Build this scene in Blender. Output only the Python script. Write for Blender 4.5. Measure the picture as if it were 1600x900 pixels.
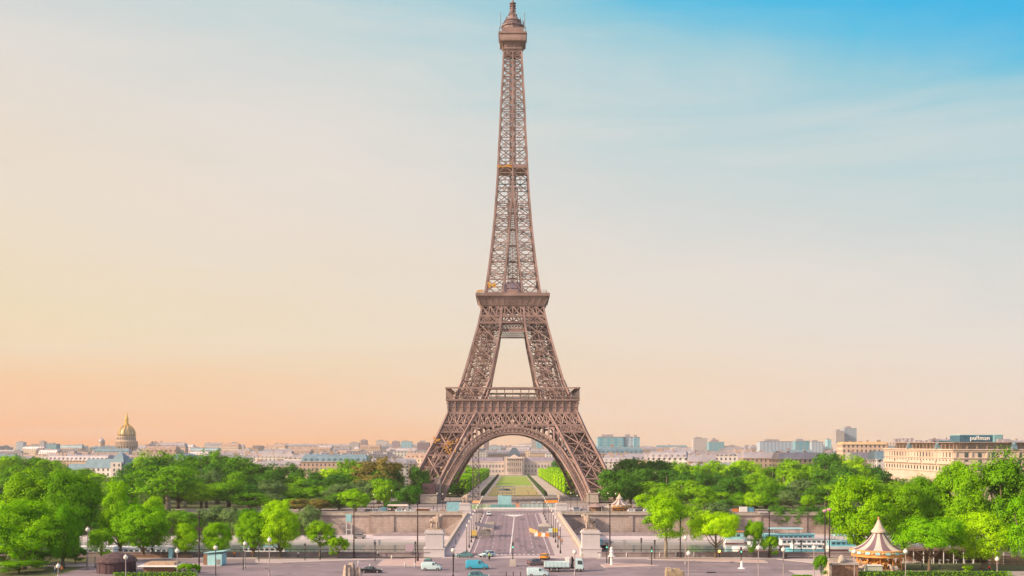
import bpy, math, random
import numpy as np
from mathutils import Vector, Matrix
random.seed(7)
for o in list(bpy.data.objects): bpy.data.objects.remove(o)
S = bpy.context.scene
COL = S.collection
PI = math.pi
EYE, FOC, HY, TD = 27.4, 1701.0, 694.0, 610.0      # eye height, focal length in photo pixels, horizon row, tower distance

# ------------------------------------------------------------------ camera
cam = bpy.data.cameras.new('camera'); co = bpy.data.objects.new('camera', cam); COL.objects.link(co)
co.location = (0, 0, EYE); co.rotation_euler = (PI/2, 0, 0)
cam.sensor_width = 36; cam.lens = 36*FOC/1600; cam.shift_y = (HY-450)/1600
cam.clip_start = 1; cam.clip_end = 40000
S.camera = co
# ------------------------------------------------------------------ light
SUN_EL, SUN_AZ = math.radians(26), math.radians(22)    # azimuth: from the left, a little behind the camera
sd = Vector((-math.cos(SUN_AZ)*math.cos(SUN_EL), -math.sin(SUN_AZ)*math.cos(SUN_EL), math.sin(SUN_EL)))
sl = bpy.data.lights.new('sun', 'SUN'); sl.energy = 5.0; sl.angle = math.radians(.7); sl.color = (1.0, .76, .52)
so = bpy.data.objects.new('sun', sl); COL.objects.link(so); so.rotation_euler = sd.to_track_quat('Z', 'Y').to_euler()
so.location = (-300, -100, 300)
W = bpy.data.worlds.new('World'); S.world = W; W.use_nodes = True
nt = W.node_tree; nt.nodes.clear()
N = nt.nodes.new; L = nt.links.new
def wm(op, a, b=None, c=None):
    n = N('ShaderNodeMath'); n.operation = op
    for i, v in enumerate((a, b, c)):
        if v is None: continue
        if isinstance(v, (int, float)): n.inputs[i].default_value = v
        else: L(v, n.inputs[i])
    return n.outputs[0]
tc = N('ShaderNodeTexCoord'); sp = N('ShaderNodeSeparateXYZ'); L(tc.outputs['Generated'], sp.inputs[0])
mp = N('ShaderNodeMapping'); L(tc.outputs['Generated'], mp.inputs[0]); mp.inputs['Scale'].default_value = (1.4, 1.4, 5.5); mp.inputs['Rotation'].default_value = (0, math.radians(14), 0)
nz = N('ShaderNodeTexNoise'); L(mp.outputs[0], nz.inputs['Vector']); nz.inputs['Scale'].default_value = 1.5; nz.inputs['Detail'].default_value = 7; nz.inputs['Roughness'].default_value = .55; nz.inputs['Distortion'].default_value = .5
hor = wm('MULTIPLY', sp.outputs['X'], .27)
s = wm('ADD', sp.outputs['Z'], hor)
s = wm('ADD', s, wm('MULTIPLY', wm('SUBTRACT', nz.outputs[0], .5), .075))
s = wm('ADD', s, .3)
rp = N('ShaderNodeValToRGB'); L(s, rp.inputs[0])
def lin(r, g, b): return tuple(((c/255+.055)/1.055)**2.4 if c > 10 else c/255/12.92 for c in (r, g, b)) + (1,)
stops = [(.0, (244, 202, 146)), (.19, (246, 212, 164)), (.27, (240, 217, 178)), (.33, (236, 219, 188)), (.43, (232, 219, 202)), (.50, (225, 220, 212)), (.55, (212, 216, 214)),
         (.60, (194, 213, 215)), (.65, (172, 208, 217)), (.685, (140, 201, 218)), (.712, (80, 190, 226)), (.738, (0, 180, 230)), (.82, (0, 170, 224)), (1.0, (0, 130, 205))]
cr = rp.color_ramp
while len(cr.elements) < len(stops): cr.elements.new(.5)
for e, (p, c) in zip(cr.elements, stops): e.position = p; e.color = lin(*c)
# low orange glow, stronger to the left
gw = wm('MULTIPLY', wm('POWER', wm('MAXIMUM', wm('SUBTRACT', 1.0, wm('DIVIDE', wm('ABSOLUTE', sp.outputs['Z']), .105)), 0), 1.5), wm('MAXIMUM', wm('SUBTRACT', .60, wm('MULTIPLY', sp.outputs['X'], .95)), .16))
m0 = N('ShaderNodeMixRGB'); L(wm('MINIMUM', gw, .92), m0.inputs[0]); L(rp.outputs[0], m0.inputs[1]); m0.inputs[2].default_value = lin(255, 158, 70)
# pale drifting cloud veil
mp2 = N('ShaderNodeMapping'); L(tc.outputs['Generated'], mp2.inputs[0]); mp2.inputs['Scale'].default_value = (1.0, 1.0, 7); mp2.inputs['Rotation'].default_value = (0, math.radians(-12), .4)
n2 = N('ShaderNodeTexNoise'); L(mp2.outputs[0], n2.inputs['Vector']); n2.inputs['Scale'].default_value = 2.6; n2.inputs['Detail'].default_value = 9; n2.inputs['Roughness'].default_value = .6; n2.inputs['Distortion'].default_value = .8
r2 = N('ShaderNodeMapRange'); L(n2.outputs[0], r2.inputs[0]); r2.inputs[1].default_value = .42; r2.inputs[2].default_value = .75; r2.inputs[4].default_value = .42
mx = N('ShaderNodeMixRGB'); r5 = N('ShaderNodeMapRange'); L(s, r5.inputs[0]); r5.inputs[1].default_value = .66; r5.inputs[2].default_value = .75; r5.inputs[3].default_value = 1; r5.inputs[4].default_value = .0; L(wm('MULTIPLY', r2.outputs[0], r5.outputs[0]), mx.inputs[0]); L(m0.outputs[0], mx.inputs[1]); mx.inputs[2].default_value = lin(238, 226, 216)
# bright veil above the frame and sun glow, both added to lift ground light
vz = N('ShaderNodeMapRange'); L(sp.outputs['Z'], vz.inputs[0]); vz.inputs[1].default_value = .43; vz.inputs[2].default_value = .62
m3 = N('ShaderNodeMixRGB'); L(vz.outputs[0], m3.inputs[0]); L(mx.outputs[0], m3.inputs[1]); m3.inputs[2].default_value = (.66, .60, .68, 1)
vd = N('ShaderNodeVectorMath'); vd.operation = 'DOT_PRODUCT'; L(tc.outputs['Generated'], vd.inputs[0]); vd.inputs[1].default_value = tuple(sd)
gl = wm('POWER', wm('MAXIMUM', wm('SUBTRACT', vd.outputs['Value'], .25), 0), 2.0)
m4 = N('ShaderNodeMixRGB'); m4.blend_type = 'ADD'; L(gl, m4.inputs[0]); L(m3.outputs[0], m4.inputs[1]); m4.inputs[2].default_value = (2.2, 1.6, 1.1, 1)
sky = N('ShaderNodeTexSky'); sky.sky_type = 'NISHITA'; sky.sun_disc = False; sky.sun_elevation = SUN_EL; sky.sun_rotation = math.atan2(sd.x, sd.y)
SKY_GAIN, NISHITA_GAIN = .78, .05
b1 = N('ShaderNodeBackground'); L(m4.outputs[0], b1.inputs[0]); b1.inputs[1].default_value = SKY_GAIN
b2 = N('ShaderNodeBackground'); L(sky.outputs[0], b2.inputs[0]); b2.inputs[1].default_value = NISHITA_GAIN*.03
ad = N('ShaderNodeAddShader'); L(b1.outputs[0], ad.inputs[0]); L(b2.outputs[0], ad.inputs[1])
ow = N('ShaderNodeOutputWorld'); L(ad.outputs[0], ow.inputs[0])
S.view_settings.view_transform = 'Standard'; S.view_settings.look = 'None'; S.view_settings.exposure = 0.35; S.view_settings.gamma = 1
S.render.engine = 'CYCLES'; S.cycles.max_bounces = 6; S.cycles.transparent_max_bounces = 8

# ------------------------------------------------------------------ helpers
def X(px, d): return (px-800)*d/FOC
def Z(py, d): return EYE+(HY-py)*d/FOC
def D(py, z=0): return (EYE-z)*FOC/(py-HY)
def gz(y):
    if y < 440: return 0.0
    if y < 500: return -2*(y-440)/60
    return max(-2-13*(y-500)/1000, -15)
MATS = {}
def mat(name, c, rough=.7, metal=0, var=.18, scale=.6, bump=0, c2=None, spec=.4):
    if name in MATS: return MATS[name]
    m = bpy.data.materials.new(name); m.use_nodes = True; t = m.node_tree; p = t.nodes['Principled BSDF']
    p.inputs['Roughness'].default_value = rough; p.inputs['Metallic'].default_value = metal; p.inputs['Specular IOR Level'].default_value = spec
    g = t.nodes.new('ShaderNodeTexCoord'); n = t.nodes.new('ShaderNodeTexNoise'); n.inputs['Scale'].default_value = scale; n.inputs['Detail'].default_value = 6
    t.links.new(g.outputs['Object'], n.inputs['Vector'])
    r = t.nodes.new('ShaderNodeMapRange'); t.links.new(n.outputs[0], r.inputs[0]); r.inputs[1].default_value = .3; r.inputs[2].default_value = .7
    x = t.nodes.new('ShaderNodeMixRGB'); t.links.new(r.outputs[0], x.inputs[0])
    x.inputs[1].default_value = (c[0], c[1], c[2], 1)
    d = c2 if c2 else tuple(v*(1-2*var) for v in c); x.inputs[2].default_value = (d[0], d[1], d[2], 1)
    t.links.new(x.outputs[0], p.inputs['Base Color'])
    if bump:
        b = t.nodes.new('ShaderNodeBump'); n3 = t.nodes.new('ShaderNodeTexNoise'); n3.inputs['Scale'].default_value = scale*6; n3.inputs['Detail'].default_value = 4
        t.links.new(g.outputs['Object'], n3.inputs['Vector'])
        b.inputs['Strength'].default_value = bump; t.links.new(n3.outputs[0], b.inputs['Height']); t.links.new(b.outputs[0], p.inputs['Normal'])
    MATS[name] = m; return m
def bright(name, c, e):
    m = mat(name, c, var=0)
    p = m.node_tree.nodes['Principled BSDF']; p.inputs['Emission Color'].default_value = (*c, 1); p.inputs['Emission Strength'].default_value = e; return m
class MB:
    def __init__(s): s.v = []; s.f = []; s.mi = []; s.cur = 0
    def add(s, vs, fs):
        b = len(s.v); s.v += [tuple(v) for v in vs]
        for f in fs: s.f.append(tuple(i+b for i in f)); s.mi.append(s.cur)
        return s
    def box(s, x, y, z, sx, sy, sz, rz=0, top=1, topy=None):
        """x,y centre, z = base; top: scale of the upper face"""
        ty = top if topy is None else topy
        c, n = math.cos(rz), math.sin(rz); vs = []
        for zz, k, ky in ((z, 1, 1), (z+sz, top, ty)):
            for a, b in ((-1, -1), (1, -1), (1, 1), (-1, 1)):
                u, w = a*sx/2*k, b*sy/2*ky; vs.append((x+u*c-w*n, y+u*n+w*c, zz))
        return s.add(vs, [(3, 2, 1, 0), (4, 5, 6, 7), (0, 1, 5, 4), (1, 2, 6, 5), (2, 3, 7, 6), (3, 0, 4, 7)])
    def beam(s, p, q, w, h=None):
        p, q = Vector(p), Vector(q); h = h or w; d = q-p
        if d.length < 1e-5: return s
        d.normalize(); up = Vector((0, 0, 1)) if abs(d.z) < .9 else Vector((0, 1, 0))
        a = d.cross(up).normalized()*w/2; b = d.cross(a).normalized()*h/2
        vs = [p+a+b, p-a+b, p-a-b, p+a-b, q+a+b, q-a+b, q-a-b, q+a-b]
        return s.add(vs, [(0, 1, 2, 3), (7, 6, 5, 4), (0, 4, 5, 1), (1, 5, 6, 2), (2, 6, 7, 3), (3, 7, 4, 0)])
    def tube(s, pts, rs, n=8):
        pts = [Vector(p) for p in pts]; b = len(s.v); vs = []
        for i, p in enumerate(pts):
            d = (pts[min(i+1, len(pts)-1)]-pts[max(i-1, 0)]).normalized(); up = Vector((0, 0, 1)) if abs(d.z) < .9 else Vector((0, 1, 0))
            a = d.cross(up).normalized(); c = d.cross(a).normalized(); r = rs[i] if isinstance(rs, (list, tuple)) else rs
            for k in range(n): t = 2*PI*k/n; vs.append(p+a*r*math.cos(t)+c*r*math.sin(t))
        fs = []
        for i in range(len(pts)-1):
            for k in range(n): fs.append((i*n+k, i*n+(k+1) % n, (i+1)*n+(k+1) % n, (i+1)*n+k))
        fs.append(tuple(range(n))[::-1]); fs.append(tuple((len(pts)-1)*n+k for k in range(n)))
        return s.add(vs, fs)
    def lathe(s, prof, n=12, cx=0, cy=0, z=0, sq=False):
        """prof: list of (r, z) bottom to top"""
        vs = []; off = PI/4 if sq else 0; n = 4 if sq else n; k2 = math.sqrt(2) if sq else 1
        for r, h in prof:
            for k in range(n): t = 2*PI*k/n+off; vs.append((cx+r*k2*math.cos(t), cy+r*k2*math.sin(t), z+h))
        fs = []
        for i in range(len(prof)-1):
            for k in range(n): fs.append((i*n+k, i*n+(k+1) % n, (i+1)*n+(k+1) % n, (i+1)*n+k))
        fs.append(tuple(range(n))[::-1]); fs.append(tuple((len(prof)-1)*n+k for k in range(n)))
        return s.add(vs, fs)
    def ball(s, x, y, z, r, n=10, m=6, sz=1):
        return s.lathe([(max(r*math.sin(PI*i/m), .001), -r*sz*math.cos(PI*i/m)) for i in range(m+1)], n, x, y, z)
    def quad(s, a, b, c, d): return s.add([a, b, c, d], [(0, 1, 2, 3)])
    def poly(s, pts, y0, y1):
        """side profile (x,z) extruded along y"""
        n = len(pts); vs = [(x, y0, z) for x, z in pts]+[(x, y1, z) for x, z in pts]
        return s.add(vs, [tuple(range(n)), tuple(range(2*n-1, n-1, -1))]+[(i, i+n, (i+1) % n+n, (i+1) % n) for i in range(n)])
    def slab(s, pts, z0, z1):
        """plan outline (x,y) extruded up"""
        n = len(pts); vs = [(x, y, z0) for x, y in pts]+[(x, y, z1) for x, y in pts]
        return s.add(vs, [tuple(range(n-1, -1, -1)), tuple(range(n, 2*n))]+[(i, (i+1) % n, (i+1) % n+n, i+n) for i in range(n)])
    def xb(s, a, b, c, d, w, mid=False, hz=True):
        """X bracing in the cell a(bottom left) b(bottom right) c(top right) d(top left)"""
        s.beam(a, c, w); s.beam(b, d, w)
        if hz: s.beam(d, c, w)
        if mid:
            a, b, c, d = map(Vector, (a, b, c, d)); s.beam((a+d)/2, (b+c)/2, w*.7); s.beam((a+b)/2, (c+d)/2, w*.7)
        return s
    def mesh(s, name, mats, smooth=False):
        me = bpy.data.meshes.new(name); me.from_pydata(s.v, [], s.f)
        for m in (mats if isinstance(mats, (list, tuple)) else [mats]): me.materials.append(m)
        if isinstance(mats, (list, tuple)): me.polygons.foreach_set('material_index', s.mi)
        if smooth: me.polygons.foreach_set('use_smooth', [True]*len(me.polygons))
        me.update(); return me
    def part(s, name, m, parent, loc=(0, 0, 0), rz=0, smooth=False, label=None):
        o = bpy.data.objects.new(name, s.mesh(name, m, smooth)); COL.objects.link(o); o.parent = parent; o.location = loc; o.rotation_euler = (0, 0, rz)
        if label: o['label'] = label
        return o
    def single(s, name, m, label, cat, loc=(0, 0, 0), rz=0, group=None, smooth=False, kind=None):
        o = s.part(name, m, None, loc, rz, smooth); tag(o, label, cat, group, kind); return o
    def struct(s, name, m, loc=(0, 0, 0), kind='structure', smooth=False):
        o = s.part(name, m, None, loc, 0, smooth); o['kind'] = kind; return o
def tag(o, label=None, cat=None, group=None, kind=None):
    if label: o['label'] = label
    if cat: o['category'] = cat
    if group: o['group'] = group
    if kind: o['kind'] = kind
    return o
def thing(name, label, cat, loc=(0, 0, 0), rz=0, group=None):
    o = bpy.data.objects.new(name, None); COL.objects.link(o); o.location = loc; o.rotation_euler = (0, 0, rz); o.empty_display_size = .5
    return tag(o, label, cat, group)
KIDS = {}
def children(o): return [c for c in bpy.data.objects if c.parent == o]
def dup(o, loc=None, rz=None, label=None, group=None, scale=None, mats=None, parent=None, kids=None):
    if kids is None and o.name not in KIDS:
        KIDS[o.name] = [(c, children(c)) for c in children(o)]
    r = o.copy(); COL.objects.link(r)
    if loc is not None: r.location = loc
    if rz is not None: r.rotation_euler = (0, 0, rz)
    if label: r['label'] = label
    if group: r['group'] = group
    if scale: r.scale = scale if isinstance(scale, tuple) else (scale,)*3
    for c, gs in KIDS[o.name]:
        k = c.copy(); COL.objects.link(k); k.parent = r
        if mats and c.name.split('.')[0] in mats:
            k.material_slots[0].link = 'OBJECT'; k.material_slots[0].material = mats[c.name.split('.')[0]]
        for g in gs:
            q = g.copy(); COL.objects.link(q); q.parent = k
    return r

# ------------------------------------------------------------------ materials
IRON = mat('painted_iron', (.365, .242, .228), .55, 0, .25, .12)
IROND = mat('shaded_iron_plate', (.34, .235, .18), .6, 0, .15, .4)
GOLD = mat('painted_sun_gold', (.75, .38, .06), .6, 0, .2, .8)  # gold colour paints sunlight onto parts of the ironwork
STONE = mat('pale_stone', (.50, .44, .40), .85, 0, .12, .5, .2)
WALLST = mat('stained_quay_stone', (.62, .52, .48), .9, 0, .1, .14, .4, (.24, .175, .17))
WHITES = mat('white_stone', (.60, .57, .60), .8, 0, .06, .6)
ASPH = mat('asphalt', (.29, .235, .27), .85, 0, .2, .11, .1)
ASPHB = mat('bridge_asphalt', (.26, .195, .23), .85, 0, .08, .08, .1)
PAVE = mat('pavement', (.50, .42, .43), .85, 0, .08, .25, .1)
PINKP = mat('pink_sett_paving', (.54, .39, .37), .85, 0, .1, .4, .1)
KERB = mat('kerb_granite', (.48, .43, .43), .8, 0, .1, .8)
PAINT = mat('road_paint', (.75, .72, .72), .7, 0, .12, 1.5)
GRASS = mat('lawn_grass', (.20, .36, .02), .95, 0, .1, .03, .3, (.27, .29, .06))
SAND = mat('sandy_path', (.50, .42, .38), .95, 0, .1, .03)
SOIL = mat('park_ground', (.11, .13, .05), .95, 0, .2, .04)
BARK = mat('bark', (.20, .15, .11), .9, 0, .25, 1.5, .4)
BARKP = mat('pale_plane_bark', (.40, .34, .27), .9, 0, .25, .8, .3)
BLACK = mat('black_metal', (.035, .03, .035), .5, .2, .1, 1)
GREYM = mat('grey_metal', (.30, .28, .30), .5, .3, .1, 1)
WHITE = mat('white_paint', (.75, .74, .75), .5, 0, .05, 1)
CYAN = mat('pale_cyan_panel', (.33, .62, .68), .5, 0, .08, .7)
TEAL = mat('teal_hoarding', (.13, .40, .42), .6, 0, .15, .7)
GLASS = mat('dark_glass', (.05, .08, .10), .12, 0, .1, 1, spec=.8)
GLASSB = mat('blue_grey_glass', (.10, .22, .28), .2, 0, .2, .3, spec=.8)
ORANGE = mat('orange_plastic', (.80, .26, .02), .5, 0, .08, 1)
YELLOW = mat('yellow_plastic', (.70, .55, .08), .5, 0, .08, 1)
RED = mat('red_paint', (.5, .04, .03), .5, 0, .1, 1)
TYRE = mat('tyre_rubber', (.025, .022, .025), .8, 0, .1, 3)
RIM = mat('alloy_rim', (.45, .43, .45), .35, .6, .1, 3)
LAMPW = mat('opal_globe', (.80, .76, .68), .3, 0, .03, 1)
DARKBR = mat('dark_maroon_canvas', (.10, .055, .07), .8, 0, .2, .8)
WOOD = mat('brown_boards', (.26, .15, .10), .8, 0, .2, 1)
BRICK = mat('brick', (.33, .19, .12), .85, 0, .25, 2)
CREAM = mat('cream_render', (.60, .49, .38), .85, 0, .1, .3)
SIGNG = bright('signal_green', (.1, .9, .5), 2.0)
SIGNO = bright('signal_orange', (1.0, .45, .05), 6.0)
ZINC = mat('zinc_roof', (.42, .39, .44), .5, .2, .15, .2)
ZINCB = mat('blue_slate_roof', (.19, .30, .38), .5, .1, .15, .2)

def streak(m, sc=(1, 1, .25)):
    t = m.node_tree; n = [x for x in t.nodes if x.type == 'TEX_NOISE'][0]; g = [x for x in t.nodes if x.type == 'TEX_COORD'][0]
    mp_ = t.nodes.new('ShaderNodeMapping'); mp_.inputs['Scale'].default_value = sc; t.links.new(g.outputs['Object'], mp_.inputs[0]); t.links.new(mp_.outputs[0], n.inputs['Vector']); n.inputs['Roughness'].default_value = .7
def joints(m, w_=1.3, h_=.6, k=.7):
    t = m.node_tree; p = t.nodes['Principled BSDF']; src = p.inputs['Base Color'].links[0].from_socket; g = [x for x in t.nodes if x.type == 'TEX_COORD'][0]
    mp_ = t.nodes.new('ShaderNodeMapping'); mp_.inputs['Rotation'].default_value = (PI/2, 0, 0); t.links.new(g.outputs['Object'], mp_.inputs[0])
    b = t.nodes.new('ShaderNodeTexBrick'); t.links.new(mp_.outputs[0], b.inputs[0]); b.inputs['Scale'].default_value = 1; b.inputs['Brick Width'].default_value = w_; b.inputs['Row Height'].default_value = h_; b.inputs['Mortar Size'].default_value = .045
    b.inputs['Color1'].default_value = (1, 1, 1, 1); b.inputs['Color2'].default_value = (.80, .78, .77, 1); b.inputs['Mortar'].default_value = (.45, .42, .40, 1)
    x = t.nodes.new('ShaderNodeMixRGB'); x.blend_type = 'MULTIPLY'; x.inputs[0].default_value = k; t.links.new(src, x.inputs[1]); t.links.new(b.outputs[0], x.inputs[2]); t.links.new(x.outputs[0], p.inputs['Base Color'])
joints(WALLST); joints(WHITES, 2.6, 1.2, .25); joints(STONE, 1.4, .7, .6)
streak(WALLST, (1, 1, .45)); streak(WHITES, (1, 1, .5))
# ------------------------------------------------------------------ ground, water, roads
def sheet(name, x0, x1, y0, y1, z, m): return MB().quad((x0, y0, z), (x1, y0, z), (x1, y1, z), (x0, y1, z)).struct(name, m)
sheet('near_ground', -2500, 2500, -400, 268, 0, SOIL)
g = MB(); ys = [430.5, 440, 460, 480, 500, 700, 900, 1100, 1300, 1500, 4000, 14000]
for a, b in zip(ys, ys[1:]): g.quad((-12000, a, gz(a)), (12000, a, gz(a)), (12000, b, gz(b)), (-12000, b, gz(b)))
g.struct('far_ground', SOIL)
WATER = mat('river_water', (.16, .22, .22), .12, 0, .15, .05, .35, spec=.6)
sheet('river_water', -2500, 2500, 266, 432, -9.0, WATER)
MB().slab([(-2500, 404), (2500, 404), (2500, 429), (-2500, 429)], -12, -8.0).struct('lower_quay', mat('quay_paving', (.62, .55, .58), .85, 0, .08, .1))
sheet('plaza_road', -95, 78, 150, 261.5, .004, ASPH); sheet('forecourt', -95, 78, 261.5, 267.5, .006, PAVE)
b = MB()
b.box(0, 348, -.9, 21.2, 165.4, .904); b.struct('bridge_road', ASPHB)
sheet('quay_road', -150, 160, 431.5, 449, .012, ASPH)
# paved strips, each a real kerb step
def strip(name, pts, m=PINKP, h=.13):
    MB().slab(pts, -.2, h).struct(name, m)
    k = MB(); n = len(pts)
    for i in range(n): k.beam((*pts[i], h-.06), (*pts[(i+1) % n], h-.06), .3, .135)
    k.struct('kerb', KERB)
G = lambda px, py: (X(px, D(py)), D(py))
strip('pavement', [G(-60, 880), G(340, 880.5), G(345, 885), G(-60, 886)], PAVE)
strip('pavement', [G(440, 880), G(560, 876), G(690, 871.5), G(400, 872), G(400, 879)], PAVE)
strip('pavement', [G(590, 884), G(668, 885), G(664, 873.5), G(600, 874.5)], PINKP)
strip('pavement', [G(939, 883), G(946, 887.5), G(1030, 885), G(1010, 882), G(955, 880)], PINKP)
strip('pavement', [G(1012, 874.5), G(1200, 879.8), G(1192, 876), G(1120, 873), G(1015, 872.4)], PINKP)
strip('pavement', [G(1215, 874), G(1290, 882), G(1440, 880), G(1440, 870), G(1230, 870)], PAVE)
strip('pavement', [(-90, 259.5), (-19.5, 259.5), (-19.5, 262.5), (-90, 262.5)], PAVE)
strip('pavement', [(20.5, 259.5), (90, 259.5), (90, 262.5), (20.5, 262.5)], PAVE)
strip('pavement', [(-150, 449.2), (160, 449.2), (160, 458), (-150, 458)], PAVE)
for sx in (-1, 1):
    strip('bridge_pavement', [(sx*10.75, 266), (sx*17.2, 266), (sx*17.2, 431), (sx*10.75, 431)][::sx], PAVE)
# road paint
m = MB()
def mark(x0, y0, x1, y1, w, z):
    dx, dy = x1-x0, y1-y0; l = math.hypot(dx, dy); a, c = -dy/l*w/2, dx/l*w/2
    m.quad((x0-a, y0-c, z), (x0+a, y0+c, z), (x1+a, y1+c, z), (x1-a, y1-c, z))
mark(-.5, 272, .9, 415, .32, .009)
mark(-9.6, 272, -9.0, 425, .16, .009); mark(9.4, 272, 9.0, 425, .16, .009)
for k in range(12): mark(-5.2, 276+12*k, -5.1, 279+12*k, .16, .009); mark(5.4, 276+12*k, 5.4, 279+12*k, .16, .009)
m.quad((.75, 410, .009), (1.05, 410, .009), (5.2, 423, .009), (-3.4, 423, .009))
for k in range(9): mark(-8.6+.0+k*.0, 0, -8.6, 0.01, .01, -5) if 0 else m.quad((-1.6+k*1.15-.3, 270, .009), (-1.6+k*1.15+.35, 270, .009), (-1.6+k*1.15+.35, 271.2, .009), (-1.6+k*1.15-.3, 271.2, .009))
for k in range(5): m.quad((-7.6+k*1.2, 270, .009), (-7.0+k*1.2, 270, .009), (-7.0+k*1.2, 271.2, .009), (-7.6+k*1.2, 271.2, .009))
for k in range(14): m.quad((-8+k*1.3+4, 426.2, .009), (-7.4+k*1.3+4, 426.2, .009), (-7.4+k*1.3+4, 428.6, .009), (-8+k*1.3+4, 428.6, .009))
for k in range(18): mark(-70+k*4.6, 244-.0*k, -68+k*4.6, 244, .14, .009); mark(12+k*3.6, 241, 14+k*3.6, 240.6, .14, .009)
m.struct('road_marking', PAINT)
# asphalt repairs, manhole covers and tyre darkened lanes
rr0 = random.Random(21); m = MB()
for k in range(26):
    x, y = rr0.uniform(-70, 70), rr0.uniform(226, 258); m.box(x, y, .003, rr0.uniform(1.2, 9), rr0.uniform(.5, 2.2), .0045, rr0.uniform(-.1, .1))
for k in range(14):
    x, y = rr0.uniform(-9, 9), rr0.uniform(275, 415); m.box(x, y, .003, rr0.uniform(.8, 2.4), rr0.uniform(3, 14), .0045)
m.struct('asphalt_repair', mat('asphalt_patch', (.20, .16, .185), .9, 0, .15, .5))
m = MB()
for k in range(14): m.lathe([(.4, 0), (.4, .011)], 12, rr0.uniform(-60, 60), rr0.uniform(228, 256))
m.struct('manhole_cover', BLACK)
m = MB()
for x in (-7.4, -5.8, -3.4, -1.9, 2.2, 3.7, 6.2, 7.8): m.quad((x-.28, 272, .0058), (x+.28, 272, .0058), (x+.28, 424, .0058), (x-.28, 424, .0058))
for y in (232.2, 234, 237.5, 239.2, 246, 247.6): m.quad((-90, y-.2, .0058), (75, y-.2, .0058), (75, y+.2, .0058), (-90, y+.2, .0058))
m.struct('tyre_track', mat('worn_asphalt', (.24, .185, .215), .7, 0, .2, .15))
# champ de mars
def ramp_sheet(name, x0, x1, y0, y1, dz, mt):
    n = MB(); k = max(2, int((y1-y0)/60)); yy = [y0+(y1-y0)*i/k for i in range(k+1)]
    for a, c in zip(yy, yy[1:]): n.quad((x0, a, gz(a)+dz), (x1, a, gz(a)+dz), (x1, c, gz(c)+dz), (x0, c, gz(c)+dz))
    return n.struct(name, mt)
ramp_sheet('path', -30, 34, 640, 1440, .02, SAND)
ramp_sheet('esplanade', -75, 75, 458.2, 640, .02, mat('esplanade_paving', (.36, .31, .31), .9, 0, .12, .05))
GRASSB = mat('worn_lawn', (.30, .28, .09), .95, 0, .12, .035, .2, (.40, .30, .14))
ramp_sheet('lawn', -15, 17.5, 655, 880, .05, GRASSB)
ramp_sheet('lawn', -14, 18, 905, 1400, .05, GRASS)
ramp_sheet('cross_path', -28, 32, 883, 902, .06, SAND)

# ------------------------------------------------------------------ quay walls
def quay_wall(x0, x1, y, zt, zb, name, label):
    t = thing(name, label, 'wall', ((x0+x1)/2, y, zb)); hw = (x1-x0)/2
    w = MB(); w.box(0, 0, 0, 2*hw, 1.6, zt-zb)
    for k in range(int(hw/9)): w.box(-hw+9+k*18, -.95, 0, 1.6, .5, (zt-zb)*.93)
    w.part('wall', WALLST, t)
    c = MB(); c.box(0, -.3, zt-zb+.002, 2*hw, 2.5, .35); c.box(0, .2, zt-zb+.354, 2*hw, .7, .75); c.box(0, .2, zt-zb+1.106, 2*hw, .9, .2); c.part('parapet', STONE, t)
    return t
quay_wall(-300, -56, 429.3, -.6, -8.0, 'quay_wall', 'long set back stone quay wall on the far bank, left stretch behind the trees')
wl = quay_wall(-56, -19.6, 427.6, -.3, -8.0, 'quay_wall', 'stained stone quay wall on the far bank, left of the bridge')
quay_wall(19.6, 70, 427.6, -.3, -8.0, 'quay_wall', 'stained stone quay wall on the far bank, right of the bridge')
quay_wall(70.2, 300, 429.3, -.6, -8.0, 'quay_wall', 'set back stone quay wall on the far bank behind the boats')
for sx, x0, lab in ((1, -54, 'sloping stone ramp at the foot of the left far quay wall'), (-1, 58, 'sloping stone ramp at the foot of the right far quay wall')):
    w = MB(); w.add([(0, 0, 0), (30*sx, 0, 0), (26*sx, 3, 1.0), (4*sx, 3, 1.0), (4*sx, 6, 1.0), (26*sx, 6, 1.0), (0, 6, 0), (30*sx, 6, 0)], [(0, 1, 2, 3), (3, 2, 5, 4), (0, 3, 4, 6), (1, 7, 5, 2), (4, 5, 7, 6)])
    w.single('stone_ramp', mat('dark_sett', (.30, .25, .27), .9, 0, .15, .5), lab, 'ramp', (x0, 419.5, -7.99))
    st = MB()
    for k in range(11): st.box(sx*(30+k*.0)+sx*k*.55*1.6, 0, 0, .9, 2.2, .65*(11-k)*.95 if sx < 0 else .65*(k+1)*.95)
    st.single('stone_stair', WALLST, 'stone stair climbing the quay wall beside the '+('left' if sx > 0 else 'right')+' ramp', 'stair', (x0-sx*4, 425.4, -7.99))
# near parapet walls with iron railing
for x0, x1, lab in ((-300, -19.9, 'low grey stone parapet along the near quay, left of the bridge'), (20.6, 300, 'low grey stone parapet along the near quay, right of the bridge')):
    t = thing('quay_parapet', lab, 'wall', ((x0+x1)/2, 264.5, 0)); w = MB(); w.box(0, 0, -9.2, x1-x0, .9, 10.2); w.box(0, 0, 1.004, x1-x0, 1.15, .22); w.part('wall', mat('grey_quay_stone', (.33, .27, .28), .9, 0, .22, .3, .3), t)
    r = MB(); hw = (x1-x0)/2; r.beam((-hw, .3, 1.75), (hw, .3, 1.75), .12)
    for k in range(int(x1-x0)//3): r.beam((-hw+3*k, .3, 1.22), (-hw+3*k, .3, 1.75), .07)
    r.part('railing', BLACK, t)

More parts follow.
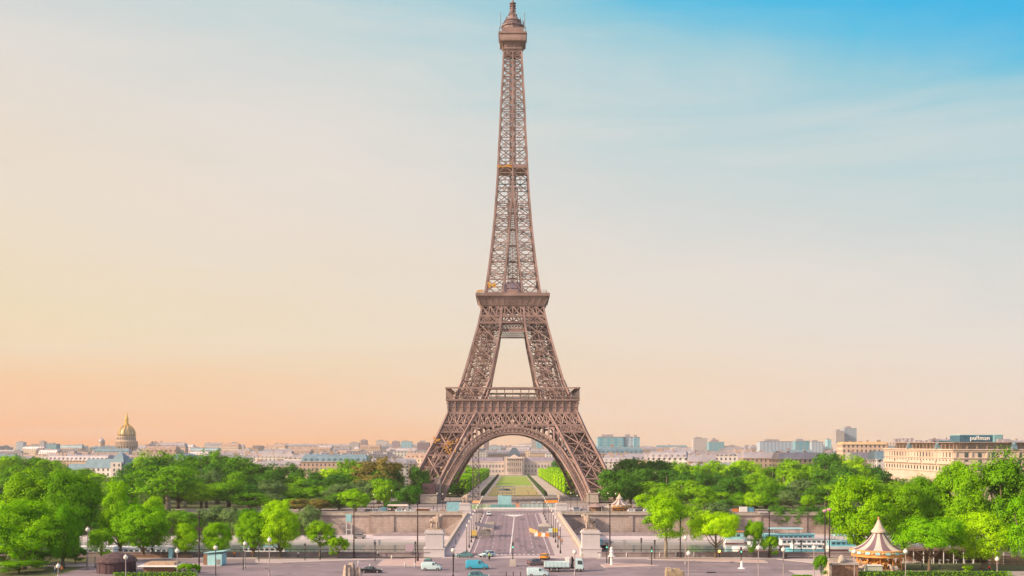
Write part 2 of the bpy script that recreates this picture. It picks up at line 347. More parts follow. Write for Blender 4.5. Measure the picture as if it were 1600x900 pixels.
# ------------------------------------------------------------------ bridge
br = thing('stone_bridge', 'broad stone bridge carrying the road over the river toward the tower', 'bridge', (0.4, 348, -9))
w = MB(); w.box(0, 0, 7.3, 35.0, 163, .8); w.part('deck', STONE, br)
for sx in (-1, 1):
    w = MB(); pts = []
    span = 163/5
    for k in range(5):
        y0 = -81.5+k*span+1.8; y1 = -81.5+(k+1)*span-1.8; n = 14; prev = None
        for i in range(n+1):
            t = i/n; y = y0+(y1-y0)*t; z = 1.0+5.2*math.sqrt(max(0, 1-(2*t-1)**2))
            if prev: w.add([(sx*17.3, prev[0], prev[1]), (sx*17.3, y, z), (sx*17.3, y, 9.1), (sx*17.3, prev[0], 9.1), (sx*16.5, prev[0], prev[1]), (sx*16.5, y, z), (sx*16.5, y, 9.1), (sx*16.5, prev[0], 9.1)], [(0, 1, 2, 3), (7, 6, 5, 4), (0, 4, 5, 1), (3, 2, 6, 7)])
            prev = (y, z)
    w.part('spandrel_wall', STONE, br)
    w = MB(); w.box(sx*17.75, 0, 9.0, .55, 156, 1.0); w.box(sx*17.75, 0, 10.003, .8, 156, .16); w.box(sx*17.6, 0, 8.9, 1.1, 156, .3); w.part('parapet', mat('warm_stone', (.55, .46, .40), .85, 0, .08, .4), br)
for k in range(6): w = MB(); w.box(0, -81.5+k*163/5, -1, 36, 3.4, 8.2); w.lathe([(1.9, -1), (1.9, 6.4), (.2, 7.6)], 12, 17.6, -81.5+k*163/5, 0); w.lathe([(1.9, -1), (1.9, 6.4), (.2, 7.6)], 12, -17.6, -81.5+k*163/5, 0); w.part('bridge_pier', STONE, br)
for (px, d) in ((-18.9, 266.5), (19.2, 266.5), (-18.6, 432), (19.5, 432)):
    w = MB(); w.box(0, 0, 0, 5.0, 5.0, 1.9); w.box(0, 0, 1.903, 5.3, 5.3, .25); w.box(0, 0, 2.156, 4.3, 4.3, 3.5); w.box(0, 0, 5.659, 4.8, 4.8, .35); w.box(0, 0, 6.012, 4.2, 4.2, .35)
    o = w.part('pedestal', WHITES, br, (px-.4, d-348, 9.0)); o.scale = (1, 1, 1 if d < 300 else .62)
# ------------------------------------------------------------------ skinned figures
def skin(name, verts, edges, rad, m, sub=1):
    me = bpy.data.meshes.new(name+'_t'); me.from_pydata(verts, edges, []); ob = bpy.data.objects.new(name+'_t', me); COL.objects.link(ob)
    bpy.context.view_layer.objects.active = ob
    md = ob.modifiers.new('s', 'SKIN'); 
    if not me.skin_vertices: me.attributes.new('skin_radius', 'FLOAT2', 'POINT') if 0 else None
    sv = me.skin_vertices[0].data
    for i, r in enumerate(rad): sv[i].radius = (r, r)
    sv[0].use_root = True; md.use_smooth_shade = True
    s2 = ob.modifiers.new('u', 'SUBSURF'); s2.levels = sub; s2.render_levels = sub
    dg = bpy.context.evaluated_depsgraph_get(); r = bpy.data.meshes.new_from_object(ob.evaluated_get(dg)); r.name = name
    bpy.data.objects.remove(ob); r.materials.clear()
    for q in (m if isinstance(m, list) else [m]): r.materials.append(q)
    return r
def horse_data():
    v = [(0, 0, 1.35), (.65, 0, 1.4), (-.6, 0, 1.4), (.95, 0, 1.75), (1.15, 0, 2.2), (1.5, 0, 2.1), (1.7, 0, 1.95)]
    e = [(0, 1), (0, 2), (1, 3), (3, 4), (4, 5), (5, 6)]; r = [.36, .36, .38, .24, .16, .14, .09]
    for sx, x0 in ((1, .62), (1, .6), (-1, -.68), (-1, -.66)):
        sy = 1 if len(v) % 2 == 1 else -1; b = len(v)
        root = 1 if x0 > 0 else 2; sy = .19 if (b//3) % 2 else -.19
        v += [(x0, sy, .95), (x0+.06 if x0 > 0 else x0-.10, sy, .5), (x0+.02, sy, .04)]; e += [(root, b), (b, b+1), (b+1, b+2)]; r += [.17, .09, .08]
    b = len(v); v += [(-1.0, 0, 1.35), (-1.15, 0, .8)]; e += [(2, b), (b, b+1)]; r += [.08, .07]
    return v, e, r
def person_data(walk=.18, arm=.12):
    v = [(0, 0, .95), (0, 0, 1.2), (0, 0, 1.42), (0, 0, 1.53), (0, .02, 1.66)]; e = [(0, 1), (1, 2), (2, 3), (3, 4)]; r = [.15, .14, .14, .06, .10]
    for s_ in (-1, 1):
        b = len(v); v += [(s_*.09, 0, .88), (s_*.10, s_*walk*.5, .48), (s_*.10, s_*walk-.02, .07), (s_*.10, s_*walk+.14, .04)]; e += [(0, b), (b, b+1), (b+1, b+2), (b+2, b+3)]; r += [.10, .07, .045, .035]
        b = len(v); v += [(s_*.19, 0, 1.40), (s_*.25, -s_*arm*.3, 1.12), (s_*.26, -s_*arm-.0+.05, .86), (s_*.26, -s_*arm+.08, .77)]; e += [(2, b), (b, b+1), (b+1, b+2), (b+2, b+3)]; r += [.06, .045, .03, .035]
    return v, e, r
hv, he, hr = horse_data(); HORSE = skin('horse', hv, he, hr, WHITES)
HORSEST = skin('horse_stone', hv, he, [q*1.45+.07 for q in hr], mat('weathered_statue_stone', (.52, .42, .36), .9, 0, .2, 1.5, .3))
pv, pe, pr = person_data(.05, .1); MANST = skin('warrior_stone', pv, pe, [q*1.3+.02 for q in pr], MATS['weathered_statue_stone'])
for (px, d, f, lab) in ((-18.9, 266.5, 1, 'stone warrior standing by a horse on the near left bridge pedestal'), (19.2, 266.5, -1, 'stone warrior standing by a horse on the near right bridge pedestal'),
                   (-18.6, 432, 1, 'stone horse and warrior on the far left bridge pedestal'), (19.5, 432, -1, 'stone horse and warrior on the far right bridge pedestal')):
    t = thing('statue', lab, 'statue', (px, d, 6.364 if d < 300 else 6.364*.62), 0, 'horse statues at the bridge corners')
    MB().box(0, 0, 0, 3.5, 2.4, .35).part('plinth', MATS['weathered_statue_stone'], t)
    o = bpy.data.objects.new('horse', HORSEST); COL.objects.link(o); o.parent = t; o.location = (.1*f, .3, .34); o.scale = (1.25*f, 1.4, 1.5)
    o = bpy.data.objects.new('warrior', MANST); COL.objects.link(o); o.parent = t; o.location = (.75*f, -.75, .34); o.scale = (2.1, 2.1, 2.15)
# ------------------------------------------------------------------ iron lattice tower
TC = (.4, TD)
def conv(y, hp):
    w = hp*TD/(FOC+hp); return (EYE+(HY-y)*(TD-w)/FOC, w)
OUT = [conv(y, h) for y, h in ((792, 174), (776, 166.5), (740, 149), (700, 129), (675, 114.5), (645, 101), (600, 81), (550, 66), (507, 54), (480, 48), (450, 42), (400, 35), (350, 29.5), (300, 25.5), (260, 23), (235, 22), (200, 20), (160, 18.5), (120, 16), (80, 14), (40, 13))]
INN = [(conv(y, 100)[0] if 0 else None, h) for y, h in ()]
def WZ(z):
    zs = [a for a, b in OUT]; ws = [b for a, b in OUT]; return float(np.interp(z, zs, ws))
def zy(y):                                   # height of photo row y on the tower's front face
    lo, hi = -10, 400
    for _ in range(40):
        mdl = (lo+hi)/2
        if HY-(mdl-EYE)*FOC/(TD-WZ(mdl)) > y: lo = mdl
        else: hi = mdl
    return (lo+hi)/2
IN_Y = [(776, 126), (740, 108.5), (700, 88), (675, 74), (645, 57), (600, 38), (550, 27.5), (518, 20), (480, 17), (450, 14.5), (380, 7.5), (295, .6)]
INZ = [(zy(y), h*(TD-WZ(zy(y)))/FOC) for y, h in IN_Y]
def IZ(z): return float(np.interp(z, [a for a, b in INZ], [b for a, b in INZ]))
tw = thing('lattice_tower', 'tall brown wrought iron lattice tower on four splayed legs joined by arches', 'tower', (TC[0], TC[1], 0))
def leg(name, ylist, cw, lw, sx, sy, mid=False, sec=0, fill=0):
    """one leg: four chords and braced faces between the photo rows given"""
    zs = [zy(y) for y in ylist]; c = MB(); l = MB()
    P = lambda z, i, j: Vector((sx*(WZ(z) if i else IZ(z)), sy*(WZ(z) if j else IZ(z)), z))
    for a, b in zip(zs, zs[1:]):
        for i in (0, 1):
            for j in (0, 1): c.beam(P(a, i, j), P(b, i, j), cw*(1 if (i or j) else .8))
        for (i0, j0, i1, j1) in (((0, 1, 1, 1), (1, 0, 1, 1), (0, 0, 1, 0), (0, 0, 0, 1)) if cw > .9 else ((0, 1, 1, 1), (1, 0, 1, 1))):
            A, B, Cc, Dd = P(a, i0, j0), P(a, i1, j1), P(b, i1, j1), P(b, i0, j0)
            l.xb(A, B, Cc, Dd, lw, mid)
            if sec:
                k = sec
                for q in range(k):
                    f0, f1 = q/k, (q+1)/k
                    a0, b0 = A.lerp(Dd, f0), B.lerp(Cc, f0); a1, b1 = A.lerp(Dd, f1), B.lerp(Cc, f1)
                    for h in range(2):
                        l.xb(a0.lerp(b0, h/2), a0.lerp(b0, (h+1)/2), a1.lerp(b1, (h+1)/2), a1.lerp(b1, h/2), lw*.38)
        if a == zs[0] or b == zs[-1]:         # collar frames tie the four chords together
            for (i0, j0, i1, j1) in ((0, 1, 1, 1), (1, 0, 1, 1), (0, 0, 1, 0), (0, 0, 0, 1)):
                zz_ = a if a == zs[0] else b; c.beam(P(zz_, i0, j0), P(zz_, i1, j1), lw)
        if fill:                              # lift machinery, stairs and inner bracing rising inside the leg
            for q in range(fill):
                r = random.Random(int(a*10)+q*7+int(sx*2+sy))
                z0 = a+(b-a)*r.random()*.6; z1 = z0+(b-a)*r.uniform(.25, .4)
                u = lambda z, f, g: Vector((sx*(IZ(z)+(WZ(z)-IZ(z))*f), sy*(IZ(z)+(WZ(z)-IZ(z))*g), z))
                l.beam(u(z0, r.uniform(.15, .85), r.uniform(.15, .85)), u(z1, r.uniform(.15, .85), r.uniform(.15, .85)), lw*.8)
            for f in (.36, .64):
                l.beam(u(a, f, .5), u(b, f, .5), lw*1.1, lw*1.6)
                for q in range(4): z = a+(b-a)*q/4; l.beam(u(z, .3, .5), u(z, .7, .5), lw*.7)
    p = c.part(name, IRON, tw); l.part('bracing', IRON, p)
    return p
for sx in (-1, 1):
    for sy in (-1, 1):
        leg('pier', [780, 748, 711, 675, 645], 1.25, .62, sx, sy, True, 2, 26)
        leg('middle_leg', [645, 628, 594, 562.5, 532.5, 505, 480], 1.0, .45, sx, sy, True, 2, 16)
        ysh = [457]; y = 457.
        while y > 300:
            y -= max(8.5, (WZ(zy(y))-IZ(zy(y)))*2.9*.72); ysh.append(y)
        leg('shaft_leg', ysh, .9, .38, sx, sy, False, 0, 0)
        mz = -2.2; zt = zy(779)
        w = MB()
        for i in (0, 1):
            for j in (0, 1):
                xx = sx*((WZ(zt)+.6) if i else (IZ(zt)-.6)); yy = sy*((WZ(zt)+.6) if j else (IZ(zt)-.6))
                w.box(xx, yy, mz, 6.2, 6.2, 4.2, 0, .86); w.box(xx, yy, mz+4.203, 5.8, 5.8, .5)
        w.box(sx*(WZ(zt)+IZ(zt))/2, sy*(WZ(zt)+IZ(zt))/2, mz, 14, 14, 2.6); w.part('masonry_base', STONE, tw)
# upper single shaft: four faces, two braced bays each
ysh = [y]
while y > 84: y -= max(6.2, WZ(zy(y))*2.9*.72); ysh.append(max(y, 80))
zs = [zy(v) for v in ysh]
for k in range(4):
    c = MB(); R = Matrix.Rotation(k*PI/2, 3, 'Z')
    for a, b in zip(zs, zs[1:]):
        f = lambda z, s_: R @ Vector((s_*WZ(z), -WZ(z), z))
        c.beam(f(a, 1), f(b, 1), .95); c.beam(f(a, 0), f(b, 0), .9)
        c.xb(f(a, -1), f(a, 0), f(b, 0), f(b, -1), .40); c.xb(f(a, 0), f(a, 1), f(b, 1), f(b, 0), .40)
        for q in (.5,):
            c.beam(f(a, -q), f(b, -q), .12); c.beam(f(a, q), f(b, q), .12)
    c.part('upper_shaft', IRON, tw)
# central lift core
c = MB(); z0, z1 = zy(455), zy(60); n = 62; hw = 2.6
for i in range(n):
    a = z0+(z1-z0)*i/n; b = z0+(z1-z0)*(i+1)/n; h = hw if a < zy(290) else 1.5
    for k in range(4):
        R = Matrix.Rotation(k*PI/2, 3, 'Z'); f = lambda s_, z: R @ Vector((s_*h, -h, z))
        c.beam(f(-1, a), f(-1, b), .6); c.beam(f(0, a), f(0, b), .3); c.xb(f(-1, a), f(1, a), f(1, b), f(-1, b), .22)
    if a < zy(300) and i % 4 == 0: c.box(0, 0, a, 3.4, 3.4, .18)
c.part('lift_shaft', IRON, tw)
# horizontal ties inside the shaft
c = MB()
for y_ in (424, 402, 380, 358, 338, 318):
    z = zy(y_)
    for dz in (0, 1.1):
        for s_ in (-1, 1):
            c.beam((s_*WZ(z), -WZ(z), z+dz), (s_*2.3, -WZ(z), z+dz), .22); c.beam((s_*WZ(z), WZ(z), z+dz), (s_*2.3, WZ(z), z+dz), .22)
            c.beam((s_*WZ(z), -WZ(z), z+dz), (s_*2.3, 2.3*s_, z+dz), .25); c.beam((s_*WZ(z), WZ(z), z+dz), (s_*2.3, -2.3, z+dz), .25); c.beam((s_*WZ(z), 0, z+dz), (s_*-2.3, 0, z+dz), .25)
c.part('tie_beam', IRON, tw)
# ---- arches
AR = [(677, 0), (677.6, 12), (680, 24), (684, 36), (691, 50), (700, 61.5), (709, 70), (720, 77.5), (731, 84.5), (747, 94), (765, 103), (782, 110)]
def fp(y, hp, s_=1, inset=0):                # a point of the front face plane
    z = zy(y); w = WZ(z); return Vector((s_*hp*(TD-w)/FOC, -(w-inset), z))
def arch_pts(off, inset=0):
    pts = []
    full = [(y, -h) for y, h in AR[::-1]]+[(y, h) for y, h in AR[1:]]
    den = []
    for (ya, ha), (yb, hb) in zip(full, full[1:]):
        n = max(1, int(math.hypot(yb-ya, hb-ha)/5.6)); den += [(ya+(yb-ya)*i/n, ha+(hb-ha)*i/n) for i in range(n)]
    den.append(full[-1])
    for i, (y, h) in enumerate(den):
        a, b = den[max(i-1, 0)], den[min(i+1, len(den)-1)]; tx, ty = b[1]-a[1], b[0]-a[0]; l = math.hypot(tx, ty)
        nx, ny = ty/l, -tx/l                 # outward normal (up)
        pts.append(fp(y+ny*off, abs(h+nx*off), 1 if h+nx*off >= 0 else -1, inset))
    return pts
c = MB(); i0, i1, im = arch_pts(0), arch_pts(10), arch_pts(2.6)
j0, j1 = arch_pts(0, 4.6), arch_pts(10, 4.6)
for a, b in ((i0, .62), (i1, .7), (im, .3), (j0, .62), (j1, .5)):
    for p, q in zip(a, a[1:]): c.beam(p, q, b*1.15, b*1.25)
for k in range(len(i0)-1):
    c.beam(im[k], i1[k], .32); a, b, d_, e = im[k], im[k+1], i1[k+1], i1[k]
    c.xb(a, b, d_, e, .15, False, False); ce = (a+b+d_+e)/4
    r_ = (d_-a).length*.26; prev = None
    for t in range(7):
        an = 2*PI*t/6; q = ce+Vector((math.cos(an)*r_, 0, math.sin(an)*r_))
        if prev: c.beam(prev, q, .2)
        prev = q
    c.beam(j0[k], j1[k], .3); c.xb(j0[k], j0[k+1], j1[k+1], j1[k], .2, False, False)
    c.quad(i0[k], i0[k+1], j0[k+1]*.45+i0[k+1]*.55, j0[k]*.45+i0[k]*.55); c.xb(i0[k], i0[k+1], j0[k+1], j0[k], .28)
    c.xb(i1[k], i1[k+1], j1[k+1], j1[k], .24)
# spandrel arcade between the arch and the girder
for s_ in (-1, 1):
    hs = [30, 39, 47.5, 56, 64, 71, 77]
    def outer_y(h):
        best = None
        for p, (yy, hh) in [(0, a) for a in AR]: pass
        ys_ = [a[0] for a in AR]; hh = [a[1] for a in AR]
        return float(np.interp(h*.90, hh, ys_))-10.5
    for h0, h1 in zip(hs, hs[1:]):
        top = 666.5 if h1 < 62 else 668+(h1-62)*1.0; prev = None
        for k in range(9):
            t = k/8; h = h0+.8+(h1-h0-1.6)*t; y_ = top+3.4-3.4*math.sin(PI*t); P_ = fp(y_, h, s_)
            Q_ = fp(top-3.2, h, s_)
            if prev: c.quad(prev[0], P_, Q_, prev[1])
            prev = (P_, Q_)
        c.beam(fp(top-2, h1, s_), fp(outer_y(h1)+1, h1, s_), .85, .5)
        c.beam(fp(top-2, h0, s_), fp(outer_y(h0)+1, h0, s_), .85, .5)
arch0 = c.part('arch', IRON, tw)
for k in (1, 2, 3):
    a = arch0.copy(); COL.objects.link(a); a.parent = tw; a.rotation_euler = (0, 0, k*PI/2)
# ---- girders under the first platform
def face(y, f, s0, inset=0):                 # f -1..1 across the full face at row y
    z = zy(y); w = WZ(z)+s0; return Vector((f*w, -(w-inset), z))
def band(c, ya, yb, n, w, hw, x0=-1, x1=1, inset=0, sub=False):
    for k in range(n):
        f0, f1 = x0+(x1-x0)*k/n, x0+(x1-x0)*(k+1)/n
        a, b, d_, e = face(ya, f0, 0, inset), face(ya, f1, 0, inset), face(yb, f1, 0, inset), face(yb, f0, 0, inset)
        c.xb(a, b, d_, e, w, False, False); c.beam(a, e, w)
        if sub: 
            m_ = (a+b+d_+e)/4; c.beam((a+b)/2, (e+d_)/2, w*.6)
            for p, q in ((a, b), (b, d_), (d_, e), (e, a)):
                u, v = (p+q)/2, m_; 
            q = [(a+b)/2, (b+d_)/2, (d_+e)/2, (e+a)/2]
            for i in range(4): c.beam(q[i], q[(i+1) % 4], w*.7)
    c.beam(face(ya, x0, 0, inset), face(ya, x1, 0, inset), hw); c.beam(face(yb, x0, 0, inset), face(yb, x1, 0, inset), hw)
def lattice(c, ya, yb, n, w, hw, x0=-1, x1=1, inset=0):
    for k in range(n):
        f0, f1 = x0+(x1-x0)*k/n, x0+(x1-x0)*(k+1)/n; ym = (ya+yb)/2
        for p, q in ((ya, ym), (ym, yb)): c.xb(face(p, f0, 0, inset), face(p, f1, 0, inset), face(q, f1, 0, inset), face(q, f0, 0, inset), w, False, False)
    c.beam(face(ya, x0, 0, inset), face(ya, x1, 0, inset), hw); c.beam(face(yb, x0, 0, inset), face(yb, x1, 0, inset), hw)
c = MB()
band(c, 664, 646, 20, .58, .9)
lattice(c, 675, 665, 9, .34, .8, -1, -.66); lattice(c, 675, 665, 9, .34, .8, .66, 1)
band(c, 664, 646, 16, .4, .7, inset=7); lattice(c, 676, 666, 8, .3, .7, -1, -.66, 7); lattice(c, 676, 666, 8, .3, .7, .66, 1, 7)
g0 = c.part('girder', IRON, tw)
for k in (1, 2, 3):
    a = g0.copy(); COL.objects.link(a); a.parent = tw; a.rotation_euler = (0, 0, k*PI/2)
# ---- first platform
z44, z27, z24, z07 = zy(645), zy(627), zy(624), zy(607)
H1 = conv(620, 104)[1]
pf = MB(); pf.lathe([(H1-1.2, z44), (H1-1.0, z27-.4)], sq=True); 
pf.lathe([(H1+.1, z27-.39), (H1+.35, z27+.1), (H1+.35, z24)], sq=True)
fp1 = None
# frieze is a ring: hollow middle so that the opening stays
def ring(c, ro, ri, za, zb):
    for k in range(4):
        R = Matrix.Rotation(k*PI/2, 3, 'Z')
        vs = [R @ Vector(v) for v in ((-ro, -ro, za), (ro, -ro, za), (ri, -ri, za), (-ri, -ri, za), (-ro, -ro, zb), (ro, -ro, zb), (ri, -ri, zb), (-ri, -ri, zb))]
        c.add(vs, [(3, 2, 1, 0), (4, 5, 6, 7), (0, 1, 5, 4), (2, 3, 7, 6)])
pf = MB(); ring(pf, H1-1.1, 14, z44+.4, z27-.3); ring(pf, H1-.5, 14, z27-.29, z27+.2); ring(pf, H1+.3, 14, z27+.21, z24)
for k in range(4):
    R = Matrix.Rotation(k*PI/2, 3, 'Z')
    for i in range(19):
        x = -H1+1+(2*H1-2)*i/18; pf.beam(R @ Vector((x, -H1+.9, z44+.3)), R @ Vector((x, -H1+.6, z27-.3)), .5, .8); pf.ball(*(R @ Vector((x, -H1+.4, z27-1.0))), .5, 6, 4)
    pf.beam(R @ Vector((-H1+.9, -H1+.9, z44+.2)), R @ Vector((H1-.9, -H1+.9, z44+.2)), .6)
    pf.beam(R @ Vector((-H1+.9, -H1+.85, (z44+z27)/2)), R @ Vector((H1-.9, -H1+.85, (z44+z27)/2)), .3)
fp1 = pf.part('first_platform', IRON, tw)
rl = MB()
for k in range(4):
    R = Matrix.Rotation(k*PI/2, 3, 'Z')
    for i in range(17): x = -H1+(2*H1)*i/16; rl.beam(R @ Vector((x, -H1, z24)), R @ Vector((x, -H1, z07)), .22)
    rl.beam(R @ Vector((-H1, -H1, z07)), R @ Vector((H1, -H1, z07)), 1.0, .8); rl.beam(R @ Vector((-H1, -H1, z24+1.3)), R @ Vector((H1, -H1, z24+1.3)), .3)
rl.part('gallery_frame', IRON, fp1)
rf = MB(); ring(rf, H1-.05, H1-2.2, z07-.15, z07+.15); rf.part('gallery_roof', IRON, fp1)
for k in range(4):
    R = Matrix.Rotation(k*PI/2, 3, 'Z'); pv = MB(); pv.box(0, -H1+8.5, z24, 25, 8, 1.3); pv.box(-8, -H1+8.5, z24+1.3, 3, 6, 1.2); pv.box(7, -H1+8.5, z24+1.3, 4, 6, 1.0); pl = pv.part('pavilion', mat('pavilion_glazing', (.74, .68, .60), .35, 0, .2, .3, spec=.6), fp1, rz=k*PI/2)
    q = MB(); q.box(0, -H1+8.5, zy(608)+.003, 26.5, 9.5, .4)
    for i in range(7): q.box(-12.6+4.2*i, -H1+4.4, z24, .3, .25, zy(608)-z24-.01)
    q.part('roof', IRON, pl)
# ---- second girder & platform
c = MB()
band(c, 493, 478, 8, .6, .8); lattice(c, 503.5, 494, 18, .32, .7)
lattice(c, 517.5, 506, 16, .26, .5, -.38, .38, 2.0); band(c, 493, 478, 6, .4, .6, inset=6)
for x in (-.38, .38): c.beam(face(505, x, 0), face(478, x*.99, 0), .7)
g0 = c.part('upper_girder', IRON, tw)
for k in (1, 2, 3):
    a = g0.copy(); COL.objects.link(a); a.parent = tw; a.rotation_euler = (0, 0, k*PI/2)
za, zb, zc, zd = zy(479), zy(464), zy(459), zy(454.5); Ha, Hb = conv(479, 48.5)[1], conv(462, 57.5)[1]
pf = MB(); pf.lathe([(Ha, za), (Ha+.5, za+.6), (Hb-.6, zb-.2), (Hb-.6, zb), (Hb+.2, zb+.1), (Hb+.2, zc)], sq=True)
for k in range(4):
    R = Matrix.Rotation(k*PI/2, 3, 'Z')
    for i in range(12): x = (-1+2*i/11); pf.beam(R @ Vector((x*Ha, -Ha-.3, za+.5)), R @ Vector((x*(Hb-.6), -Hb+.5, zb-.2)), .3)
    pf.box(*(R @ Vector((0, -Ha+3, 0))).xy, zc+.002, 6 if k % 2 == 0 else 3, 3 if k % 2 == 0 else 6, 2.5)
p2 = pf.part('second_platform', IRON, tw)
rl = MB()
for k in range(4):
    R = Matrix.Rotation(k*PI/2, 3, 'Z')
    for i in range(25): x = (-1+2*i/24)*(Hb-1.5); rl.beam(R @ Vector((x, -Hb+1.5, zc)), R @ Vector((x, -Hb+1.5, zd)), .12)
    for q in (zd, (zc+zd)/2): rl.beam(R @ Vector((-Hb+1.5, -Hb+1.5, q)), R @ Vector((Hb-1.5, -Hb+1.5, q)), .16)
rl.part('railing', IRON, p2)
MB().box(0, -6, zc+.5, 11.5, 9, 6.6).part('machine_room', mat('lilac_cladding', (.28, .24, .34), .6, 0, .1, .5), p2)
for k in range(4):
    R = Matrix.Rotation(k*PI/2, 3, 'Z'); c = MB(); za2, zb2 = zy(456), zy(437)
    for x0, x1 in ((-1, -.36), (-.36, 0), (0, .36), (.36, 1)):
        f = lambda x, z: R @ Vector((x*WZ(z), -WZ(z)-.05, z)); c.xb(f(x0, za2), f(x1, za2), f(x1, zb2), f(x0, zb2), .38)
    c.part('portal_bracing', IRON, p2)
w = MB(); z = zy(447); r = random.Random(8); [w.beam((-WZ(z)+r.uniform(.3, 6), -WZ(z)-.3, zy(450)+r.uniform(0, 3)), (-WZ(z)+r.uniform(.3, 6), -WZ(z)-.3, zy(450)+r.uniform(1, 3.6)), r.uniform(.25, .7)) for i in range(16)]; w.beam((-Hb+.3, -Hb+.1, zc+.7), (-Hb+4, -Hb+.1, zc+.9), .8); w.part('sun_gold_beam', GOLD, p2)  # gold beams added here paint sunlit iron on the second platform
# ---- intermediate platform
z = zy(264); c = MB(); hw = WZ(z)+.25; c.lathe([(hw-.6, z), (hw, z+.7), (hw, z+2.6)], sq=True); ip = c.part('intermediate_platform', IRON, tw)
w = MB(); [w.beam((-hw*r.uniform(.05, 1), -hw-.12, z+r.uniform(.6, 2.2)), (-hw*r.uniform(.05, 1), -hw-.12, z+r.uniform(.6, 2.6)), r.uniform(.3, .6)) for i in range(9)]; w.part('sun_gold_beam', GOLD, ip)  # sunlit look of the iron painted with gold beams
# ---- gold beams on the left pier, sunlight put into their colour
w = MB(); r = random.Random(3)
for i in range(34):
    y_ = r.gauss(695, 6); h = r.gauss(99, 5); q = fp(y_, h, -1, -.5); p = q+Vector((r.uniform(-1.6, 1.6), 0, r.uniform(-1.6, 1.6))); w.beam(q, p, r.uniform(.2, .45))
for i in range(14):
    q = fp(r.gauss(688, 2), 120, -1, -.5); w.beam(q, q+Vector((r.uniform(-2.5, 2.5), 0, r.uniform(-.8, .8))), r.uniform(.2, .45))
w.part('sun_gold_beam', GOLD, tw)
# ---- summit
c = MB(); zt = zy(80); wt = WZ(zt); q = lambda y: EYE+(HY-y)*(TD-8)/FOC; hh = lambda h: h*(TD-8)/FOC
c.lathe([(hh(13.2), zt), (hh(13.2), q(59))], sq=True)
for k in range(4):
    R = Matrix.Rotation(k*PI/2, 3, 'Z')
    for i in range(6):
        x = -1+2*i/5; prev = None
        for t in range(7):
            u = t/6; rr = hh(14)+hh(7)*(1-math.cos(u*PI/2)); p = R @ Vector((x*rr, -rr, q(80)+(q(60)-q(80))*math.sin(u*PI/2)))
            if prev: c.beam(prev, p, .3)
            prev = p
    c.beam(R @ Vector((-hh(14), -hh(14), q(72))), R @ Vector((hh(14), -hh(14), q(72))), .8)
sc = c.part('summit_cabin', IRON, tw)
c = MB(); c.lathe([(hh(20), q(62)), (hh(20.6), q(58)), (hh(20.6), q(52)), (hh(22.4), q(51)), (hh(22.4), q(48.6)), (hh(17), q(47.5)), (hh(16.6), q(40.5))], sq=True); c.part('cabin_floor', IRON, sc)
c = MB(); c.lathe([(hh(16.4), q(40.4)), (hh(16.4), q(35)), (hh(18.4), q(34.6)), (hh(18.4), q(33)), (hh(12.5), q(32)), (hh(12.5), q(26)), (hh(14), q(25.6)), (hh(13), q(24)), (hh(9), q(22)), (hh(6.5), q(18.5)), (hh(6.5), q(15.5)), (hh(7.5), q(15)), (hh(4), q(12))], 12); c.part('dome', mat('plum_iron', (.26, .18, .19), .6, 0, .15, .5), sc)
c = MB()
for k in range(4):
    R = Matrix.Rotation(k*PI/2, 3, 'Z')
    for i in range(14): x = (-1+2*i/13)*hh(20.5); c.beam(R @ Vector((x, -hh(20.5), q(48.5))), R @ Vector((x, -hh(20.5), q(42))), .15)
    c.beam(R @ Vector((-hh(20.5), -hh(20.5), q(42))), R @ Vector((hh(20.5), -hh(20.5), q(42))), .25)
c.part('railing', IRON, sc)
c = MB(); rr = random.Random(5)
for i in range(60):
    an = rr.uniform(0, 2*PI); ra = hh(rr.uniform(5, 18.4)); zb_ = q(33.5 if ra > hh(12.5) else (25.5 if ra > hh(7) else 17)); hgt = rr.uniform(1.2, 4.0)
    c.beam((ra*math.cos(an), ra*math.sin(an), zb_), (ra*math.cos(an), ra*math.sin(an), zb_+hgt), rr.uniform(.15, .5))
for s_ in (-1, 1): c.beam((s_*hh(19), -hh(8), q(40)), (s_*hh(19), -hh(8), q(14)), .3)
c.part('aerial', MATS['plum_iron'], sc)
c = MB(); c.lathe([(hh(4.6), q(11)), (hh(4), q(4)), (hh(3), q(2)), (hh(2.2), q(-6)), (hh(1.2), q(-8)), (.3, q(-26))], 8)
for y_ in (9, 5, 1, -3): c.lathe([(hh(5.4), q(y_)), (hh(5.4), q(y_-1))], 8)
c.part('antenna', MATS['plum_iron'], tw)
# scaffold lift towers beside the piers
def scaffold(name, lab, x, y, z0, z1, wd, m, cat='scaffold'):
    c = MB(); n = int((z1-z0)/wd); h = wd/2
    for i in range(n):
        a, b = z0+(z1-z0)*i/n, z0+(z1-z0)*(i+1)/n
        for k in range(4):
            R = Matrix.Rotation(k*PI/2, 3, 'Z'); f = lambda s_, zz: R @ Vector((s_*h, -h, zz-z0))
            c.beam(f(-1, a), f(-1, b), .3); c.xb(f(-1, a), f(1, a), f(1, b), f(-1, b), .17)
    return c.single(name, m, lab, cat, (x, y, z0))
scaffold('lift_mast', 'slim brown lattice mast standing inside the left side of the great arch', X(743.5, 575), 575, -2.5, Z(690, 575), 3.2, IRON, 'mast')
scaffold('scaffold_tower', 'narrow grey scaffold tower at the foot of the left pier', X(684, 545), 545, -2.2, Z(746, 545), 2.4, GREYM)
w = MB(); w.box(0, 0, 0, 8.4, 2.5, 4.2); w.box(0, -.2, 4.203, 9, 3, .4); t = thing('ticket_booth', 'dark panelled box with brown frame at the foot of the left pier', 'booth', (X(670, 543), 543, -2.1)); w.part('base', STONE, t)
MB().box(0, 0, 4.61, 6.6, 2, 5.4).part('panel', DARKBR, t)
